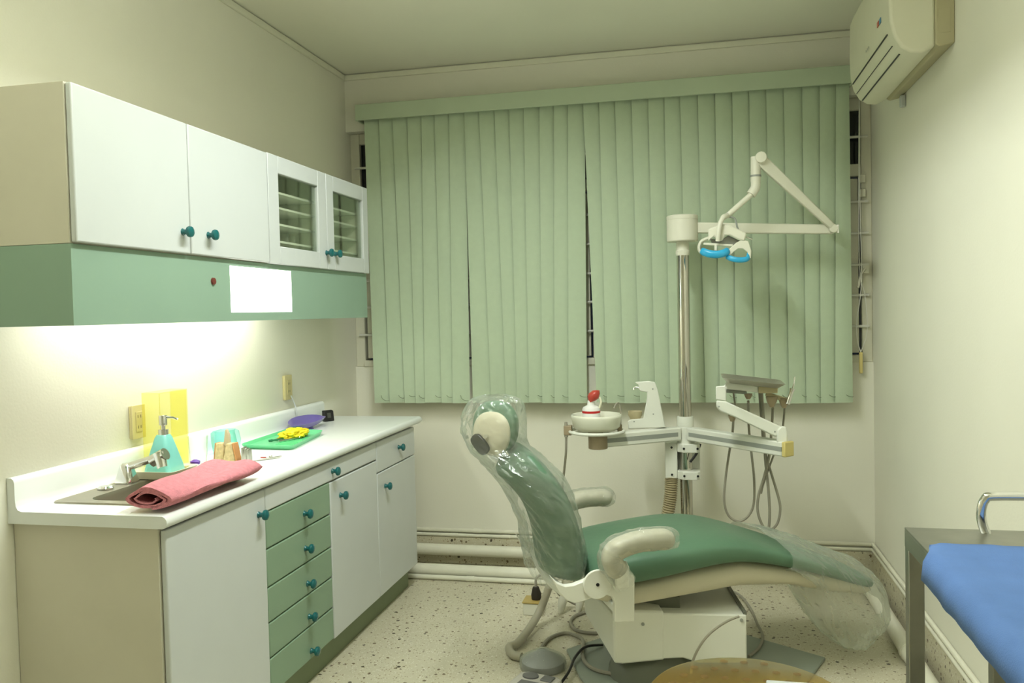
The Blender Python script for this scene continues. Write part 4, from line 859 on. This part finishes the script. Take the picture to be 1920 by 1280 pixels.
# stool with amber seat in the foreground
sc_ = onZ(1404, 1312, .50)
st = thing('stool', (sc_.x, sc_.y, 0), 'round stool with amber translucent seat shell', 'stool')
m = MATS['amber_plastic']; nt = m.node_tree
G().rings([ell((sc_.x, sc_.y, .494), (.215, 0, 0), (0, .215, 0), 48), ell((sc_.x, sc_.y, .500), (.225, 0, 0), (0, .225, 0), 48), ell((sc_.x, sc_.y, .505), (.220, 0, 0), (0, .220, 0), 48)]).build('seat_shell', M_AMBER, st, smooth=60)
M_SPOT = mat('spot_brown', (.22, .12, .025), .6, alpha=.28)
for i in range(-4, 5):
    for j in range(-4, 5):
        x, y = i*.048+(.024 if j % 2 else 0), j*.048
        if x*x+y*y < .20**2: G().lathe([(.010, .5056), (.008, .5062), (.002, .5064)], (sc_.x+x, sc_.y+y, 0), 10).build('spot', M_SPOT, st)
G().cyl((sc_.x, sc_.y, .08), (sc_.x, sc_.y, .493), .022, n=16).build('post', M_CHROME, st)
for k in range(5):
    a = R(72*k+20); dx, dy = math.cos(a), math.sin(a)
    G().beam((sc_.x, sc_.y, .09), (sc_.x+dx*.25, sc_.y+dy*.25, .065), .035, .03).build('leg', M_PEDE, st, .004)
    G().cyl((sc_.x+dx*.24-dy*.012, sc_.y+dy*.24+dx*.012, .026), (sc_.x+dx*.24+dy*.012, sc_.y+dy*.24-dx*.012, .026), .025, n=16).build('caster', M_BLACK, st)
# hoop cable standing by the lift housing
hl = [onY(a, b, -1.46+.0*i) for i, (a, b) in enumerate(((1296, 1262), (1299, 1240), (1307, 1220), (1322, 1197), (1342, 1178), (1366, 1163), (1386, 1155)))]
tag(G().tube(spline(hl, 6), .0045, 8).build('hoop_cable', M_HOSE), 'thin grey cable arching across the side of the lift housing', 'cord')
# white desk edge nearest the camera
w0 = onZ(1436, 1273, .74); w1 = onZ(1684, 1276, .74)
dk = thing('white_table', ((w0.x+w1.x)/2, w0.y-.3, 0), 'white table whose far edge shows below the stool', 'table')
G().box(w0.x, w1.x, w0.y-.6, w0.y, .715, .74).build('top', M_WHITE, dk, .003)
for x in (w0.x+.03, w1.x-.03):
    for y in (w0.y-.03, w0.y-.57): G().box(x-.015, x+.015, y-.015, y+.015, 0, .715).build('leg', M_STEEL, dk, .002)

# ================================================================== STEEL TROLLEY WITH BLUE CLOTH
TZ = .86
tk = onZ(1696, 988, TZ); TX0, TY1 = tk.x, tk.y; TX1 = W-.03; TY0 = TY1-1.10
M_TROL = mat('trolley_steel', (.40, .40, .36), .38, 1, var=.06, scale=20)
tr = thing('steel_trolley', ((TX0+TX1)/2, (TY0+TY1)/2, 0), 'stainless steel trolley with guard rail by the right wall', 'trolley')
G().box(TX0, TX1, TY0, TY1, TZ-.006, TZ).box(TX0, TX0+.004, TY0, TY1, TZ-.045, TZ-.006).box(TX1-.004, TX1, TY0, TY1, TZ-.045, TZ-.006).box(TX0+.004, TX1-.004, TY1-.004, TY1, TZ-.045, TZ-.006).box(TX0+.004, TX1-.004, TY0, TY0+.004, TZ-.045, TZ-.006).build('top', M_TROL, tr, .001)
for x in (TX0+.0005, TX1-.18):
    for y in (TY0+.0005, TY1-.0345): G().box(x, x+.034, y, y+.034, .03, TZ-.0065).build('leg', M_TROL, tr, .002)
    
for x in (TX0+.0175, TX1-.163):
    for y in (TY0+.0175, TY1-.0175): G().cyl((x-.01, y, .0252), (x+.01, y, .0252), .025, n=16).build('caster', M_BLACK, tr)
G().box(TX0+.01, TX1-.15, TY0+.01, TY1-.01, .22, .226).build('lower_shelf', M_TROL, tr)
gx = onY(1842, 986, TY1-.03)
gx0 = gx.x; zr_ = onY(1860, 930, TY1-.03).z
G().tube(spline([(gx0+.008, TY1-.03, TZ-.002), (gx0, TY1-.03, TZ+.022), (gx0-.002, TY1-.03, zr_-.035), (gx0+.006, TY1-.03, zr_-.008), (gx0+.03, TY1-.03, zr_), (TX1-.02, TY1-.03, zr_+.002)], 6), .0105, 14).build('guard_rail', M_CHROME, tr)
G().tube([(TX1-.02, TY1-.03, zr_+.002), (TX1-.02, TY1-.03, TZ-.002)], .0105, 14).build('rail_post', M_CHROME, tr)
# blue cloth laid on the trolley
cx0, cy1 = TX0-.004, onZ(1735, 1021, TZ+.004).y; rs_ = []
N, Mm = 34, 40
vvv, fff = [], []
for j in range(Mm+1):
    y = cy1-(cy1-TY0-.005)*j/Mm
    for i in range(N+1):
        f_l = min(1, j/3)
        if i < 3: x, z = TX0+.014-f_l*(.030, .026, .018)[i]+i*.003*(1-f_l), TZ+.005-f_l*(.056, .018, .0)[i]
        else: x, z = TX0+.004+(TX1-.006-TX0-.004)*(i-2)/(N-2)+(1-f_l)*.02*(1-(i-2)/(N-2)), TZ+.0055
        z += .003*noise.noise(Vector((x*9, y*7, 0)))+.002*noise.noise(Vector((x*22, y*16, 3)))+(.002 if i > 2 else 0)
        if i < 2: x -= .004*(1+noise.noise(Vector((y*14, 2, 2))))*f_l
        vvv.append((x, y+.006*noise.noise(Vector((x*12, 1, 1)))*(1 if j == 0 else 0), z))
for j in range(Mm):
    for i in range(N): a = j*(N+1)+i; fff.append((a, a+1, a+N+2, a+N+1))
o = G().add(vvv, fff).build('blue_cloth', mat('blue_cloth', (.115, .225, .52), .85, var=.06, scale=12, bump=.15, bscale=300), smooth=60, thick=.003)
tag(o, 'bright blue surgical cloth spread over the steel trolley', 'cloth')

# ================================================================== AIR CONDITIONER
AY0, AY1 = -1.355, -.600
ac = thing('air_conditioner', (W-.1, (AY0+AY1)/2, 2.24), 'cream split air conditioner unit high on the right wall', 'air conditioner')
M_AC = mat('ac_cream', (.76, .75, .58), .4, var=.02); M_ACD = mat('ac_chassis', (.50, .46, .29), .5, var=.03)
def acp(d_, z, t): return Vector((W-d_, t, z))
G().prism([(0, 2.245), (.045, 2.235), (.060, 2.245), (.060, 2.60), (0, 2.60)], acp, AY0+.0, AY1).build('chassis', M_ACD, ac, .004)
prof = [(.058, 2.240), (.100, 2.222), (.135, 2.226), (.165, 2.246), (.188, 2.285), (.200, 2.335), (.203, 2.42), (.200, 2.56), (.185, 2.60), (.058, 2.61)]
G().prism(prof, acp, AY0+.006, AY1-.002).build('shell', M_AC, ac, .010, seg=3, smooth=50)
def on_prof(t):   # point on the lower front curve
    pts = prof[1:7]; k = min(int(t*5), 4); f = t*5-k; a, b = pts[k], pts[k+1]; return a[0]+(b[0]-a[0])*f, a[1]+(b[1]-a[1])*f
for t, w_ in ((.34, .005), (.52, .0025), (.70, .005)):
    d0, z0_ = on_prof(t)
    nx, nz = (.8, -.6) if t < .6 else (.95, -.3)
    G().beam(acp(d0+.0006, z0_-.0006, AY0+.07), acp(d0+.0006, z0_-.0006, AY1-.03), w_, .004, upv=(-nx, 0, nz)).build('air_slot', M_BLACK, ac)
d0, z0_ = on_prof(.9)
for yy_, cc, nm in ((AY0+.13, (.10, .28, .45), 'blue_mark'), (AY0+.165, (.5, .10, .05), 'red_mark')):
    G().box(W-.2045, W-.2025, yy_, yy_+.026, 2.372, 2.390).build(nm, mat(nm, cc, .4), ac)
for k in range(3): G().box(W-.2045, W-.2030, AY0+.34+k*.025, AY0+.343+k*.025, 2.345, 2.352).build('indicator', M_GREYST, ac)
G().box(W-.052, W-.014, AY0-.0015, AY0+.001, 2.28, 2.36).build('side_vent', M_ACD, ac, .0005)
G().box(W-.052, W-.014, AY0-.0015, AY0+.001, 2.40, 2.46).build('side_label', M_WHITE, ac)
G().box(W-.02, W-.0005, AY1-.09, AY1-.06, 2.19, 2.238).build('drain_clip', M_WHITE, ac, .004)
for o in bpy.data.objects:
    if '_o' in o.keys(): del o['_o']
